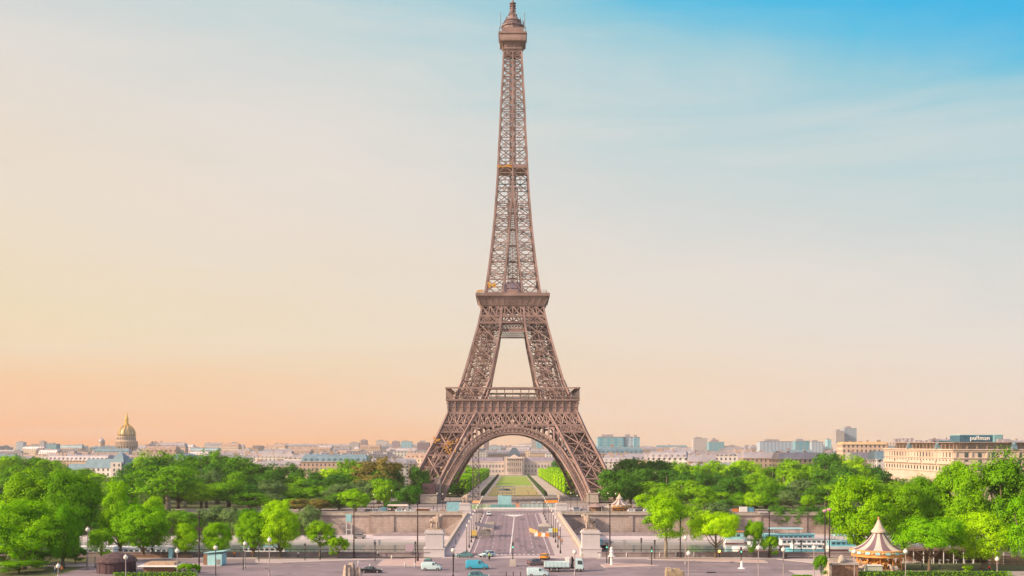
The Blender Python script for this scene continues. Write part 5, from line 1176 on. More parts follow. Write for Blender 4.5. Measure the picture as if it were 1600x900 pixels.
for i in range(30):
    px = rp_.uniform(560, 740) if i % 2 else rp_.uniform(862, 1010); sd_ = 'left' if px < 800 else 'right'; d = rp_.uniform(450.5, 457)
    dup(bodies[i % 4], (X(px, d), d, .13), rp_.uniform(0, 6), 'pedestrian among those on the far quay pavement %s of the bridge' % sd_, 'pedestrians on the far quay pavement %s of the bridge' % sd_)
for i in range(16):
    px = rp_.uniform(765, 850); d = rp_.uniform(520, 900); dup(bodies[i % 4], (X(px, d), d, gz(d)+.05), rp_.uniform(0, 6), 'tiny stroller on the lawn and esplanade behind the glass wall', 'strollers beyond the glass wall')
# motorcyclist
t = thing('motor_scooter', 'dark scooter riding off the bridge between the cars', 'scooter', (X(764.5, 257), 257, .006), -PI/2)
w = MB(); w.tube([(-.62, -.06, .28), (-.62, .06, .28)], .28, 14); w.part('wheel', TYRE, t); w = MB(); w.tube([(.68, -.06, .28), (.68, .06, .28)], .28, 14); w.part('wheel', TYRE, t)
w = MB(); w.poly([(-.85, .5), (-.7, .85), (.1, .8), (.2, .45), (.45, .45), (.62, 1.0), (.72, 1.0), (.6, .3), (-.4, .25)], -.16, .16); w.beam((.6, -.35, 1.08), (.6, .35, 1.08), .05); w.beam((.66, 0, .3), (.6, 0, 1.08), .06); w.part('body', P_BLACK, t)
v = [(0, 0, .9), (.05, 0, 1.15), (.1, 0, 1.4), (.12, 0, 1.5), (.13, 0, 1.63)]; e = [(0, 1), (1, 2), (2, 3), (3, 4)]; r = [.17, .17, .17, .08, .14]
for s_ in (-1, 1):
    b = len(v); v += [(.4, s_*.15, .82), (.42, s_*.17, .42), (.55, s_*.17, .38)]; e += [(0, b), (b, b+1), (b+1, b+2)]; r += [.1, .07, .06]
    b = len(v); v += [(.1, s_*.22, 1.35), (.3, s_*.28, 1.1), (.58, s_*.3, 1.1)]; e += [(2, b), (b, b+1), (b+1, b+2)]; r += [.07, .055, .05]
me = skin('rider', v, e, r, [mat('hi_vis_jacket', (.45, .7, .15), .7), mat('trousers_dark', (.03, .03, .05), .8), MATS['skin']])
for p in me.polygons: p.material_index = 0 if p.center.z > .95 else 1
o = bpy.data.objects.new('person', me); COL.objects.link(o); o.location = (X(764.5, 257), 257, .006); o.rotation_euler = (0, 0, -PI/2); tag(o, 'rider in a lime jacket and helmet seated on the scooter', 'person')
w = MB(); w.ball(.13, 0, 1.66, .15, 10, 6); w.part('helmet', WHITE, o)

# ------------------------------------------------------------------ street furniture
def globe_lamp(px, ytop, d, label, group=None, m=None):
    h = Z(ytop, d); t = thing('globe_lamp', label, 'street lamp', (X(px, d), d, 0), 0, group)
    w = MB(); w.lathe([(.2, 0), (.2, .5), (.1, .7), (.085, h-1.0), (.14, h-.95)], 8); w.part('pole', m or mat('pale_pole', (.42, .36, .37), .5, .2, .05, 1), t)
    w = MB(); w.ball(0, 0, h-.5, .46, 12, 8); w.part('globe', LAMPW, t, smooth=True)
    w = MB(); w.lathe([(.22, h-.12), (.15, h+.05), (.02, h+.25)], 8); w.part('finial', m or MATS['pale_pole'], t); return t
for a in [(91, 881, 222, 'globe lamp at the lower left corner beside the person in orange'), (196.5, 867, 219, 'globe lamp in front of the maroon tent'), (277, 857, 224, 'globe lamp beside the flat roofed pavilion'), (337, 852, 222, 'globe lamp in front of the pale blue kiosk', None, BLACK),
          (137, 824, 238, 'globe lamp in front of the foliage at far left', None, GREYM), (383, 846, 240, 'globe lamp between the kiosk and the tallest left globe lamp', None, GREYM), (421, 840, 226, 'tallest globe lamp, on a pale pole, in front of the lime trees'), (708, 856, 224, 'globe lamp on a dark pole left of the bright blue van', None, BLACK),
          (1076, 861, 220, 'globe lamp right of the stone sculpture block'), (1071, 837, 248, 'lamp with a long pale globe in front of the forked lime tree'), (1185, 852, 219, 'globe lamp on a pale pole right of the white base signal'), (1224, 855, 221, 'globe lamp left of the moored boats'), (1272, 852, 222, 'globe lamp left of the brick box'),
          (1335, 858, 219, 'pale globe lamp directly before the near carousel'), (1415, 858, 219, 'pale globe lamp at the right edge of the near carousel'), (898, 859, 227, 'thin globe lamp in front of the truck cab'), (1558, 870, 226, 'pale pole lamp under the lower right trees')]:
    globe_lamp(a[0], a[1], a[2], a[3], None, a[5] if len(a) > 5 else None)
# bridge lamps
def post(h): return [(.22, 0), (.22, .6), (.1, .9), (.07, h)]
bl = thing('bridge_lamp', 'x', 'street lamp', (0, 0, 0)); MB().lathe(post(6.6), 8).part('pole', BLACK, bl); w = MB(); w.lathe([(.1, 6.6), (.19, 6.9), (.18, 7.1), (.05, 7.3)], 8); w.part('lantern', LAMPW, bl); first = True
for s_, side in ((-1, 'left'), (1, 'right')):
    for k in range(11):
        loc = (s_*11.7+.4, 272+15*k, .13); lab = 'slender black lamp post in the row along the %s kerb of the bridge' % side; gr = 'lamp posts along the %s kerb of the bridge' % side
        if first: bl.location = loc; bl['label'] = lab; bl['group'] = gr; first = False; KIDS[bl.name] = [(c, []) for c in children(bl)]
        else: dup(bl, loc, 0, lab, gr)
def tall_mast(px, ytop, d, label, arms=False, top='plain'):
    h = Z(ytop, d); t = thing('mast', label, 'mast', (X(px, d), d, 0)); w = MB(); w.lathe([(.28, 0), (.28, 1.4), (.17, 1.8), (.11, h)], 8); w.part('pole', mat('dark_bronze_pole', (.06, .04, .045), .5, .3, .1, 1), t)
    w = MB()
    if top == 'flower': 
        w.ball(0, 0, h+.1, .55, 9, 6, .7); w.part('lamp_cluster', mat('pink_lamps', (.55, .33, .36), .6, 0, .2, 3), t)
    else: w.box(.0, 0, h-.1, .5, .35, .3); w.box(0, -.25, h*.42, .18, .3, .5); w.part('fitting', BLACK, t)
for a in [(652.5, 788, 254, 'tall black mast left of the near left pedestal'), (553, 790, 262, 'tall black mast rising in front of the lone flat lime tree'), (953, 789, 247, 'tall black mast with a white round base box right of the near right pedestal'), (1063, 800, 262, 'black mast in front of the forked lime tree'), (1202, 800, 262, 'dark mast beside the shortest parapet tree'),
          (311, 800, 232, 'tall dark mast left of the pale blue kiosk')]: tall_mast(*a)
tall_mast(1289, 799, 240, 'left one of a pair of tall masts with pink lamp clusters left of the carousel', top='flower'); tall_mast(1296, 797, 241, 'right one of a pair of tall masts with pink lamp clusters left of the carousel', top='flower')
t = thing('notice_column', 'white round notice column at the foot of the mast on the pink island', 'column', (X(955.5, 246.2), 246.2, .13)); w = MB(); w.lathe([(.45, 0), (.35, .2), (.3, 1.8), (.4, 1.9)], 10); w.part('stem', WHITE, t); w = MB(); w.lathe([(.9, 1.9), (.85, 2.0), (.4, 2.15), (.5, 2.4), (.36, 2.7), (.5, 3.0), (.32, 3.4), (.42, 3.7), (.2, 4.0)], 12); w.part('tiered_top', WHITE, t)
def signal(px, py, h, label, green=False, base=None, hs=1):
    d = D(py); t = thing('traffic_signal', label, 'traffic light', (X(px, d), d, .0)); z0 = 0
    if base: w = MB(); w.box(0, 0, 0, 1.5*base, 1.5*base, 1.5*base, 0, .85); w.part('stone_base', mat('pale_block', (.5, .45, .42), .8, 0, .1, 1), t); z0 = 1.5*base
    w = MB(); w.lathe([(.11, z0), (.08, h)], 8); w.part('pole', BLACK, t)
    w = MB(); w.box(0, 0, h-1.1*hs, .38, .3, 1.2*hs); w.box(0, -.2, h-.2*hs, .4, .2, .06); 
    hd = w.part('signal_head', BLACK, t)
    for i, c in enumerate((SIGNG if green else GREYM, GREYM, GREYM)):
        w = MB(); z = h-.95*hs+i*.36*hs; w.tube([(0, -.15, z), (0, -.19, z)], .13, 10); w.part('lens', c, hd)
    return t
for a in [(801.3, 884.5, 5.2, 'traffic signal with a green light on a stone block in the middle of the junction', True, 1.0), (404.5, 878, 4.2, 'traffic signal on the left pavement before the lime clump'), (500, 875.5, 3.6, 'traffic signal at the parapet under the right end of the lime clump'), (476.5, 876.5, 4.0, 'pedestrian signal at the parapet before the dark pointed tree'),
          (586, 877, 4.4, 'traffic signal beside the person in white near the parapet'), (649, 881, 5.0, 'signal beside the tall mast left of the near left pedestal'), (948, 880, 4.6, 'traffic signal on the left tip of the pink island', True), (1018, 883.5, 4.2, 'traffic signal with green light at the right tip of the pink island', True), (1023, 873, 4.4, 'traffic signal behind the right tip of the pink island'),
          (1002, 869.5, 4.4, 'traffic signal against the near parapet left of the forked tree'), (1158, 888, 4.6, 'traffic signal with a white conical base on the right carriageway', True), (1240, 867, 3.8, 'left signal in front of the cyan boat'), (1252, 869, 3.8, 'right signal in front of the cyan boat'), (380, 890, 4.0, 'signal pole right of the pale blue kiosk'), (708.5, 893, 3.6, 'traffic signal facing away beside the dark globe lamp', False)]:
    signal(*a)
w = MB(); w.lathe([(.9, 0), (.8, .12), (.35, .3), (.25, 1.6), (.12, 1.7)], 12); w.single('conical_base', WHITE, 'white conical concrete base around the signal on the right carriageway', 'base', (X(1158.4, D(888)), D(888)-.45, .004))
for i, (px, py) in enumerate([(612, 875), (633, 887), (648, 887), (578, 890), (937, 873), (979, 870.5), (1031, 870.5), (1056, 870.8), (1084, 871), (1189, 870), (1197, 870), (1207, 870), (560, 884)]):
    d = D(py); w = MB(); w.lathe([(.17, 0), (.15, .9), (.17, .95), (.1, 1.12)], 8); w.single('bollard', WHITE, 'white waist high bollard on the kerb %s' % ('left of the bridge' if px < 800 else 'right of the bridge'), 'bollard', (X(px, d), d, .13 if 870 > py or px > 1000 else .01), 0, 'white bollards %s' % ('left of the bridge' if px < 800 else 'right of the bridge'), True)
for i, px in enumerate((791, 802, 813.5)):
    d = 223; w = MB(); w.lathe([(.09, 0), (.08, 1.15), (.1, 1.2), (.02, 1.3)], 8); w.single('bollard', BLACK, 'thin dark bollard at the bottom centre edge', 'bollard', (X(px, d), d, .004), 0, 'dark bollards at the bottom centre')
w = MB(); w.lathe([(.4, 0), (.45, 1.1), (.5, 1.15), (.3, 1.4)], 10); w.single('litter_bin', BLACK, 'dark round litter bin near the right parapet', 'bin', (X(1227, D(874)), D(874), .13))
# info board lilac by the mast
t = thing('notice_board', 'square lilac board on the parapet left of the near left pedestal', 'board', (X(640, 264), 263.4, 1.2)); w = MB(); w.box(0, 0, .3, 1.9, .12, 1.7); w.part('panel', mat('lilac_board', (.45, .34, .42), .6, 0, .05, 1), t); w = MB(); w.beam((-.8, 0, 0), (-.8, 0, .3), .1); w.beam((.8, 0, 0), (.8, 0, .3), .1); w.part('leg', BLACK, t)
# pale blue kiosk
t = thing('kiosk', 'pale blue box kiosk with a lifted flat roof, left of the lime trees', 'kiosk', (X(339, D(883)), D(883), .13), -.15); w = MB(); w.box(0, 0, 0, 3.4, 2.6, 2.6); w.part('wall', CYAN, t)
w = MB(); w.add([(-2.4, -1.8, 2.65), (2.5, -1.8, 3.15), (2.5, 1.8, 3.15), (-2.4, 1.8, 2.65), (-2.4, -1.8, 2.8), (2.5, -1.8, 3.3), (2.5, 1.8, 3.3), (-2.4, 1.8, 2.8)], [(3, 2, 1, 0), (4, 5, 6, 7), (0, 1, 5, 4), (1, 2, 6, 5), (2, 3, 7, 6), (3, 0, 4, 7)]); w.part('roof', CYAN, t); w = MB(); w.box(-2.3, .2, 0, 1.1, 2.2, 2.3); w.part('side_store', WOOD, t); w = MB(); w.box(.9, -1.32, .1, .9, .05, 1.2); w.part('poster', GREYM, t)
# maroon tent (covered roundabout)
t = thing('round_tent', 'closed round maroon tent with domed canvas roof at the lower left', 'tent', (X(182, 233), 233, 0)); w = MB(); w.lathe([(3.9, 0), (3.9, 2.6)], 28); w.part('wall', DARKBR, t)
w = MB(); w.lathe([(4.3, 2.3), (4.25, 2.62), (3.6, 3.3), (2.4, 3.85), (1.2, 4.15), (.3, 4.3)], 28); w.part('roof', mat('maroon_thatch', (.12, .075, .085), .9, 0, .3, 1.2, .4), t)
w = MB()
for i in range(14): a = 2*PI*i/14; w.beam((3.93*math.cos(a), 3.93*math.sin(a), 0), (3.93*math.cos(a), 3.93*math.sin(a), 2.5), .09)
w.part('tent_pole', BLACK, t)
t = thing('flat_pavilion', 'flat pavilion with sandy roof and white eaves right of the maroon tent', 'pavilion', (X(252, 232), 232.5, 0)); w = MB(); w.box(0, 0, 0, 6.6, 4, 1.5); w.part('wall', WOOD, t); w = MB(); w.box(0, 0, 1.503, 8.6, 6, .22, 0, .97); w.part('eaves', WHITE, t); w = MB(); w.box(0, .4, 1.73, 6.6, 4.4, .5, 0, .92); w.part('roof', mat('sandy_roof', (.5, .35, .25), .9, 0, .2, 2, .3), t)
t = thing('awning_stall', 'pale canvas stall with two cream panels left of the maroon tent', 'stall', (X(146, 240), 241, 0)); w = MB(); w.box(0, 0, 1.0, 3.6, .2, 1.3); w.part('panel', CREAM, t); w = MB(); [w.box(x, -.02, 0, .12, .3, 2.5) for x in (-1.8, 0, 1.8)]; w.part('post', BLACK, t)
for px, d, wd, lab in ((255, 262.5, 15, 'low wooden bench wall along the left parapet behind the pavilion'),):
    w = MB(); w.box(0, 0, 0, wd, .8, .7); w.single('long_bench', WOOD, lab, 'bench', (X(px, d), 261.8, .13))
t = thing('bus_shelter', 'shelter with thin white roof and blue end panel by the left parapet', 'shelter', (X(252, 262), 261, .13)); w = MB(); w.box(0, 0, 2.5, 6.5, 1.8, .18); w.part('roof', WHITE, t); w = MB(); w.box(2.7, 0, 0, .9, 1.2, 2.49); w.part('end_panel', CYAN, t); w = MB(); w.box(-2.6, .6, 0, .12, .12, 2.49); w.box(0, .6, 0, .12, .12, 2.49); w.part('post', GREYM, t)
# stone sculptures at the bottom edge
r = random.Random(11)
def rock(px, py, w_, h_, label):
    d = D(py); t = MB()
    for i in range(9): t.box(r.uniform(-.5, .5)*w_, r.uniform(-.5, .5)*1.4, r.uniform(0, .15)*h_, r.uniform(.25, .55)*w_, r.uniform(.5, 1.2), h_*r.uniform(.5, 1), r.uniform(0, 1.5), r.uniform(.5, .9))
    t.single('stone_sculpture', MATS['weathered_statue_stone'], label, 'sculpture', (X(px, d), d, 0), 0)
rock(549, 902, 3.0, 2.8, 'rough pale sculpture group cut by the bottom edge left of the black saloon')
t = thing('stone_plinth', 'weathered stone block with notched top at the bottom edge right of centre', 'plinth', (X(1053, 222), 222, 0)); w = MB(); w.box(0, 0, 0, 3.4, 2.2, 1.7); w.box(-1.1, 0, 1.703, 1.0, 2, .5, 0, .8); w.box(.6, .5, 1.703, 1.4, 1, .35, 0, .8); w.box(1.5, -.2, .4, .7, 1.8, 1.0, .3, .7); w.part('block', mat('yellow_stone', (.48, .38, .26), .9, 0, .25, 1.2, .5), t)
# brick box and planter
t = thing('brick_box', 'low brick service building with small stone dome left of the near carousel', 'building', (X(1316, 226), 226, 0)); w = MB(); w.box(0, 0, 0, 5.6, 3.4, 2.5); w.part('wall', BRICK, t); w = MB(); w.box(0, 0, 2.503, 6.0, 3.8, .35); w.box(0, 1, 2.86, 5.2, .5, .8); w.part('coping', STONE, t); w = MB(); w.lathe([(.85, 2.86), (.85, 3.3), (.7, 3.9), (.35, 4.35), (.05, 4.5)], 12); w.part('stone_dome', STONE, t, loc=(-.2, -.4, 0)); w = MB(); w.box(-3.0, -.1, 0, .6, 3.6, 2.9); w.part('pier', CREAM, t)
tree(1283, 862, 22, 222, 'mid', 'small', 'small potted tree left of the brick box', base=0)
# orange light dot on the parapet, lit lamp
t = thing('warning_lamp', 'glowing orange lamp on the near parapet below the spreading lime tree', 'lamp', (X(1124, 262.6), 262.6, .13)); w = MB(); w.lathe([(.12, 0), (.08, 1.2)], 8); w.part('post', BLACK, t); w = MB(); w.ball(0, 0, 1.45, .28, 10, 8); w.part('lamp', SIGNO, t, smooth=True)

# ------------------------------------------------------------------ bridge clutter
for i, (px, m_) in enumerate(((838, WHITE), (843.5, ORANGE), (849, WHITE), (855.5, ORANGE))):
    d = 323; w = MB(); w.box(0, 0, 0, 1.15, .6, .3); w.box(0, 0, .303, 1.1, .3, .8, 0, .9); w.single('road_barrier', m_, '%s plastic barrier block closing the right bridge lane, %s' % ('white' if m_ is WHITE else 'orange', ('first from left', 'second from left', 'third from left', 'at the kerb')[i]), 'barrier', (X(px, d), d-.6*i+1, .006), -.12, 'barrier blocks closing the right bridge lane')
t = thing('barrier_fence', 'slanting orange mesh fence beside the barrier blocks on the bridge', 'fence', (X(834, 330), 333, .006), 1.75); w = MB(); w.box(0, 0, .15, 13, .06, 1.2); w.part('mesh', mat('orange_mesh', (.75, .45, .2), .7, 0, .2, 2), t); w = MB(); [w.box(x, 0, 0, .1, .12, 1.6) for x in (-6.4, -3.2, 0, 3.2, 6.4)]; w.part('post', ORANGE, t)
t = thing('skip_container', 'pale grey skip heaped with rubble on the right bridge lane', 'skip', (X(852, 345), 345, .006)); w = MB(); w.box(0, 0, 0, 4.6, 6, 1.5); w.part('body', GREYM, t); w = MB(); w.box(0, 0, 1.503, 4.2, 5.4, .7, 0, .5); w.part('rubble', STONE, t)
t = thing('green_kiosk', 'lime and blue box stall by the right kerb of the bridge', 'stall', (X(865, 320), 321, .13)); w = MB(); w.box(0, 0, 0, 2.6, 1.4, 1.3); w.part('base', GREYM, t); w = MB(); w.box(.5, 0, 1.303, 1.6, 1.5, 1.2); w.part('lime_panel', YELLOW, t); w = MB(); w.box(-.9, 0, 1.303, 1.0, 1.5, 1.1); w.part('blue_panel', P_PALE, t)
t = thing('yellow_cart', 'yellow box cart by the left kerb of the bridge', 'cart', (X(740.5, 316), 316, .13)); w = MB(); w.box(0, 0, .8, 1.6, 1.4, 1.4); w.part('box', mat('amber_box', (.65, .45, .12), .6, 0, .1, 1), t); w = MB(); w.box(0, 0, .2, 1.5, 1.2, .58); w.part('chassis', GREYM, t); 
for x in (-.7, .7): w = MB(); w.tube([(x, -.7, .3), (x, -.55, .3)], .3, 10); w.part('wheel', TYRE, t)
t = thing('site_enclosure', 'wire site enclosure with sloping grey tarpaulin roof on the left bridge lane', 'enclosure', (X(757, 320), 321, .006)); w = MB()
for x in (-2.2, -.7, .8, 2.3):
    w.beam((x, -5, 0), (x, -5, 2.1), .07); w.beam((x, 5, 0), (x, 5, 3.2), .07)
for z in (.1, 1.1, 2.1): w.beam((-2.2, -5, z), (2.3, -5, z), .06)
for x in (-2.2, 2.3):
    for z in (.1, 1.1, 2.1): w.beam((x, -5, z), (x, 5, z), .06)
w.part('frame', mat('galvanised', (.45, .42, .43), .4, .4, .1, 1), t); w = MB(); w.add([(-2.9, 0, 3.4), (2.6, -1.0, 2.5), (2.6, 5.5, 3.0), (-2.9, 5.5, 4.0), (-2.9, 0, 3.5), (2.6, -1.0, 2.6), (2.6, 5.5, 3.1), (-2.9, 5.5, 4.1)], [(3, 2, 1, 0), (4, 5, 6, 7), (0, 1, 5, 4), (1, 2, 6, 5), (2, 3, 7, 6), (3, 0, 4, 7)]); w.part('tarpaulin', mat('grey_tarpaulin', (.22, .19, .22), .6, 0, .2, .6, .3), t); w = MB(); w.box(0, 3.6, 0, 3.6, 2.2, 1.9, 0, .9); w.part('stacked_material', GREYM, t)
t = thing('rubble_platform', 'long pale pallet stack behind the tarpaulin enclosure on the bridge', 'pallets', (X(765, 355), 356, .006)); w = MB(); [w.box(0, -8+i*3.2, 0, 3.0, 2.6, 1.0+.2*(i % 3), 0, .95) for i in range(6)]; w.part('stack', STONE, t)

# ------------------------------------------------------------------ far quay: fences, kiosks, stalls
def panel_box(name, label, cat, px0, px1, y0, y1, d, dp, m, roof=None):
    w_ = (px1-px0)*d/FOC; zb, zt__ = Z(y1, d), Z(y0, d); zb = max(gz(d), 0 if d < 440 else gz(d)); t = thing(name, label, cat, (X((px0+px1)/2, d), d, zb)); w = MB(); w.box(0, 0, 0, w_, dp, zt__-zb); w.part('wall', m, t)
    if roof: w = MB(); w.box(0, 0, zt__-zb+.003, w_*1.12, dp*1.2, .35, 0, .95); w.part('roof', roof, t)
    return t
panel_box('billboard', 'pale cyan billboard left of the far left pedestal', 'billboard', 698, 720, 784.5, 799, 442, .5, mat('poster_cyan', (.30, .60, .70), .6, 0, .15, .8))
panel_box('kiosk', 'small brown roofed kiosk on the far quay left of the billboard', 'kiosk', 651, 671, 795, 802, 437, 3, WOOD, mat('pink_roof', (.50, .36, .32), .8, 0, .1, 1))
panel_box('stone_cube', 'cube shaped stone block on the far quay wall left of the bridge', 'block', 688, 695.5, 796, 806, 430, 2, mat('brown_stone', (.36, .25, .21), .85, 0, .1, 1))
panel_box('cyan_booth', 'pale cyan booth at the left end of the white marquee', 'booth', 595, 604, 793, 802, 436, 2.4, CYAN)
t = thing('marquee', 'long white roofed marquee stall on the far quay left of the bridge', 'marquee', (X(622, 437), 437, 0)); w = MB(); w.box(0, 0, 2.6, 8.8, 4, .6, 0, .9); w.part('roof', mat('cream_canvas', (.65, .56, .50), .8, 0, .05, 1), t); w = MB(); [w.box(x, y, 0, .12, .12, 2.6) for x in (-4.2, -2, 0, 2, 4.2) for y in (-1.8, 1.8)]; w.part('post', GREYM, t); w = MB(); [w.box(-3.8+i*.8, .2, 0, .5, 1.4, rnd.uniform(.8, 1.6)) for i in range(10)]; w.part('wares', WOOD, t)
t = thing('construction_cabin', 'tall pale cyan site cabin with open scaffold storey before the lawn', 'cabin', (X(788.5, 462), 462, gz(462))); w = MB(); w.box(0, 0, 2.4, 5.7, 5, 5.2-1.2); w.part('cabin', CYAN, t); w = MB(); w.box(0, 0, 0, 5.5, 4.8, 2.39); w.part('base', TEAL, t)
w = MB(); 
for x in (-2.8, -1, 1, 2.8, 4.4):
    for y in (-2.4, 2.4): w.beam((x, y, 0 if x > 3 else 6.4), (x, y, 10.2), .12)
for z in (7.4, 8.6, 10.1):
    for y in (-2.4, 2.4): w.beam((-2.8, y, z), (4.4, y, z), .12)
w.box(0, 0, 7.3, 5.4, 4.6, .15); w.box(0, 1, 8.3, 4.6, 2.4, .9); w.box(0, 0, 10.2, 5.6, 4.8, .12); w.part('scaffold', mat('blue_grey_steel', (.22, .27, .34), .5, .2, .15, 1), t)
t = thing('site_hoarding', 'teal site hoarding around the foot of the cyan cabin', 'fence', (X(786, 455), 455.5, gz(455))); w = MB(); w.box(0, 0, 0, 10.6, .15, 2.6); w.part('panel', TEAL, t); w = MB(); [w.box(-5.2+i*1.3, -.1, 0, .1, .1, 2.7) for i in range(9)]; w.part('post', GREYM, t)
t = thing('glass_wall', 'long pale glass security wall right of the cyan cabin', 'wall', (X(842, 458), 459, gz(459))); GW = mat('frosted_glass', (.42, .55, .55), .3, 0, .1, .4, spec=.6); w = MB(); w.box(0, 0, 0, 15.4, .12, 3.0); w.part('pane', GW, t); w = MB(); [w.box(-7.6+i*1.9, -.1, 0, .14, .14, 3.1) for i in range(9)]; w.box(0, 0, 3.003, 15.4, .25, .15); w.part('post', GREYM, t)
t = thing('glass_wall', 'shorter pale glass security wall left of the cyan cabin, green patterned', 'wall', (X(752, 456), 457, gz(457))); w = MB(); w.box(0, 0, 0, 8.6, .12, 2.6); w.part('pane', mat('green_print_glass', (.50, .58, .50), .3, 0, .1, .6, 0, (.18, .42, .08)), t); w = MB(); [w.box(-4.2+i*1.4, -.1, 0, .12, .14, 2.7) for i in range(7)]; w.part('post', GREYM, t)
t = thing('crash_barrier', 'long white road barrier across the far end of the bridge', 'barrier', (X(828, 452), 452, .13)); w = MB(); w.box(0, 0, .35, 42, .3, .6); w.part('rail', WHITE, t); w = MB(); [w.box(-20+i*2.5, 0, 0, .2, .25, .35) for i in range(17)]; w.part('foot', GREYM, t)
panel_box('orange_booth', 'small orange and brown sentry booth between hoarding and glass wall', 'booth', 806.5, 811, 786, 796, 456, 1.2, mat('salmon', (.65, .30, .16), .7, 0, .1, 1), WOOD)
t = thing('orange_canopy', 'bright orange canopy on the esplanade beside the right arch foot', 'canopy', (X(861, 500), 500, gz(500))); w = MB(); w.box(0, 0, 2.6, 6.4, 5, 1.0, 0, .9); w.part('canvas', ORANGE, t); w = MB(); [w.box(x, y, 0, .12, .12, 2.6) for x in (-2.9, 2.9) for y in (-2.2, 2.2)]; w.part('post', GREYM, t)
t = thing('orange_canopy', 'pale orange topped stall left of the teal hoarding', 'canopy', (X(744, 458), 461, gz(461))); w = MB(); w.box(0, 0, 3.2, 3.6, 3, 1.0, 0, .8); w.part('canvas', mat('peach_canvas', (.75, .40, .20), .8, 0, .1, 1), t); w = MB(); [w.box(x, y, 0, .1, .1, 3.2) for x in (-1.7, 1.7) for y in (-1.3, 1.3)]; w.part('post', GREYM, t)
t = thing('kiosk', 'round kiosk with wide pinkish roof right of the far right pedestal', 'kiosk', (X(931, 436), 437, 0)); w = MB(); w.lathe([(2.3, 0), (2.3, 2.3)], 12); w.part('wall', WOOD, t); w = MB(); w.lathe([(3.4, 2.25), (3.3, 2.45), (1.2, 3.2), (.2, 3.7)], 16); w.part('roof', mat('mauve_roof', (.34, .24, .22), .8, 0, .1, .8), t)
panel_box('white_hut', 'white service hut behind the parapet right of the far right pedestal', 'hut', 896, 905, 794, 802, 437, 2.4, WHITE, GREYM)
panel_box('white_hut', 'low white hut with open front next to the round kiosk', 'hut', 907, 917, 796, 803, 436, 2.4, mat('lilac_white', (.5, .45, .55), .7, 0, .05, 1), GREYM)
panel_box('pillar_stall', 'beige stall with awning between the round kiosk and the far carousel', 'stall', 941, 955, 793, 802, 438, 2.4, CREAM, mat('cream_canvas', (.65, .56, .5), .8))
panel_box('ticket_hall', 'long low lilac roofed hall among the right hand trees on the far bank', 'hall', 1015, 1036, 757, 765, 560, 8, CREAM, mat('lilac_roof', (.36, .28, .34), .8, 0, .1, 1))
t = thing('advertising_tower', 'white and blue advertising tower behind the small upright tree', 'hoarding', (X(1168, 431), 431.3, -8.0)); w = MB(); w.box(-1.6, 0, 0, 3.0, 1.2, Z(792, 431)+8); w.part('white_panel', WHITE, t); w = MB(); w.box(1.3, .1, 0, 2.4, 1.0, Z(793, 431)+8); w.part('blue_panel', mat('poster_blue', (.12, .36, .55), .5, 0, .25, .5), t)
panel_box('orange_sign', 'orange brown poster box above the spreading lime tree', 'sign', 1145, 1154, 795, 806, 434, 1.2, mat('poster_orange', (.7, .22, .05), .6, 0, .3, 1))
panel_box('quay_pavilion', 'dark doored grey pavilion right of the advertising tower', 'pavilion', 1186, 1202, 801, 829, 425, 3, GREYM, STONE)
# street lamps and signs on the far quay
for i, px in enumerate((572, 584, 612, 683, 692, 703, 892, 902, 921, 936, 950, 962, 1008)):
    d = 441+i % 3*4; h = rnd.uniform(6, 8.5); t = thing('quay_lamp', 'thin dark lamp post on the far quay %s of the bridge' % ('left' if px < 800 else 'right'), 'street lamp', (X(px, d), d, gz(d)), 0, 'thin lamp posts on the far quay %s of the bridge' % ('left' if px < 800 else 'right')); MB().lathe(post(h), 6).part('pole', BLACK, t); w = MB(); w.ball(0, 0, h+.2, .28, 8, 5); w.part('lantern', LAMPW, t)

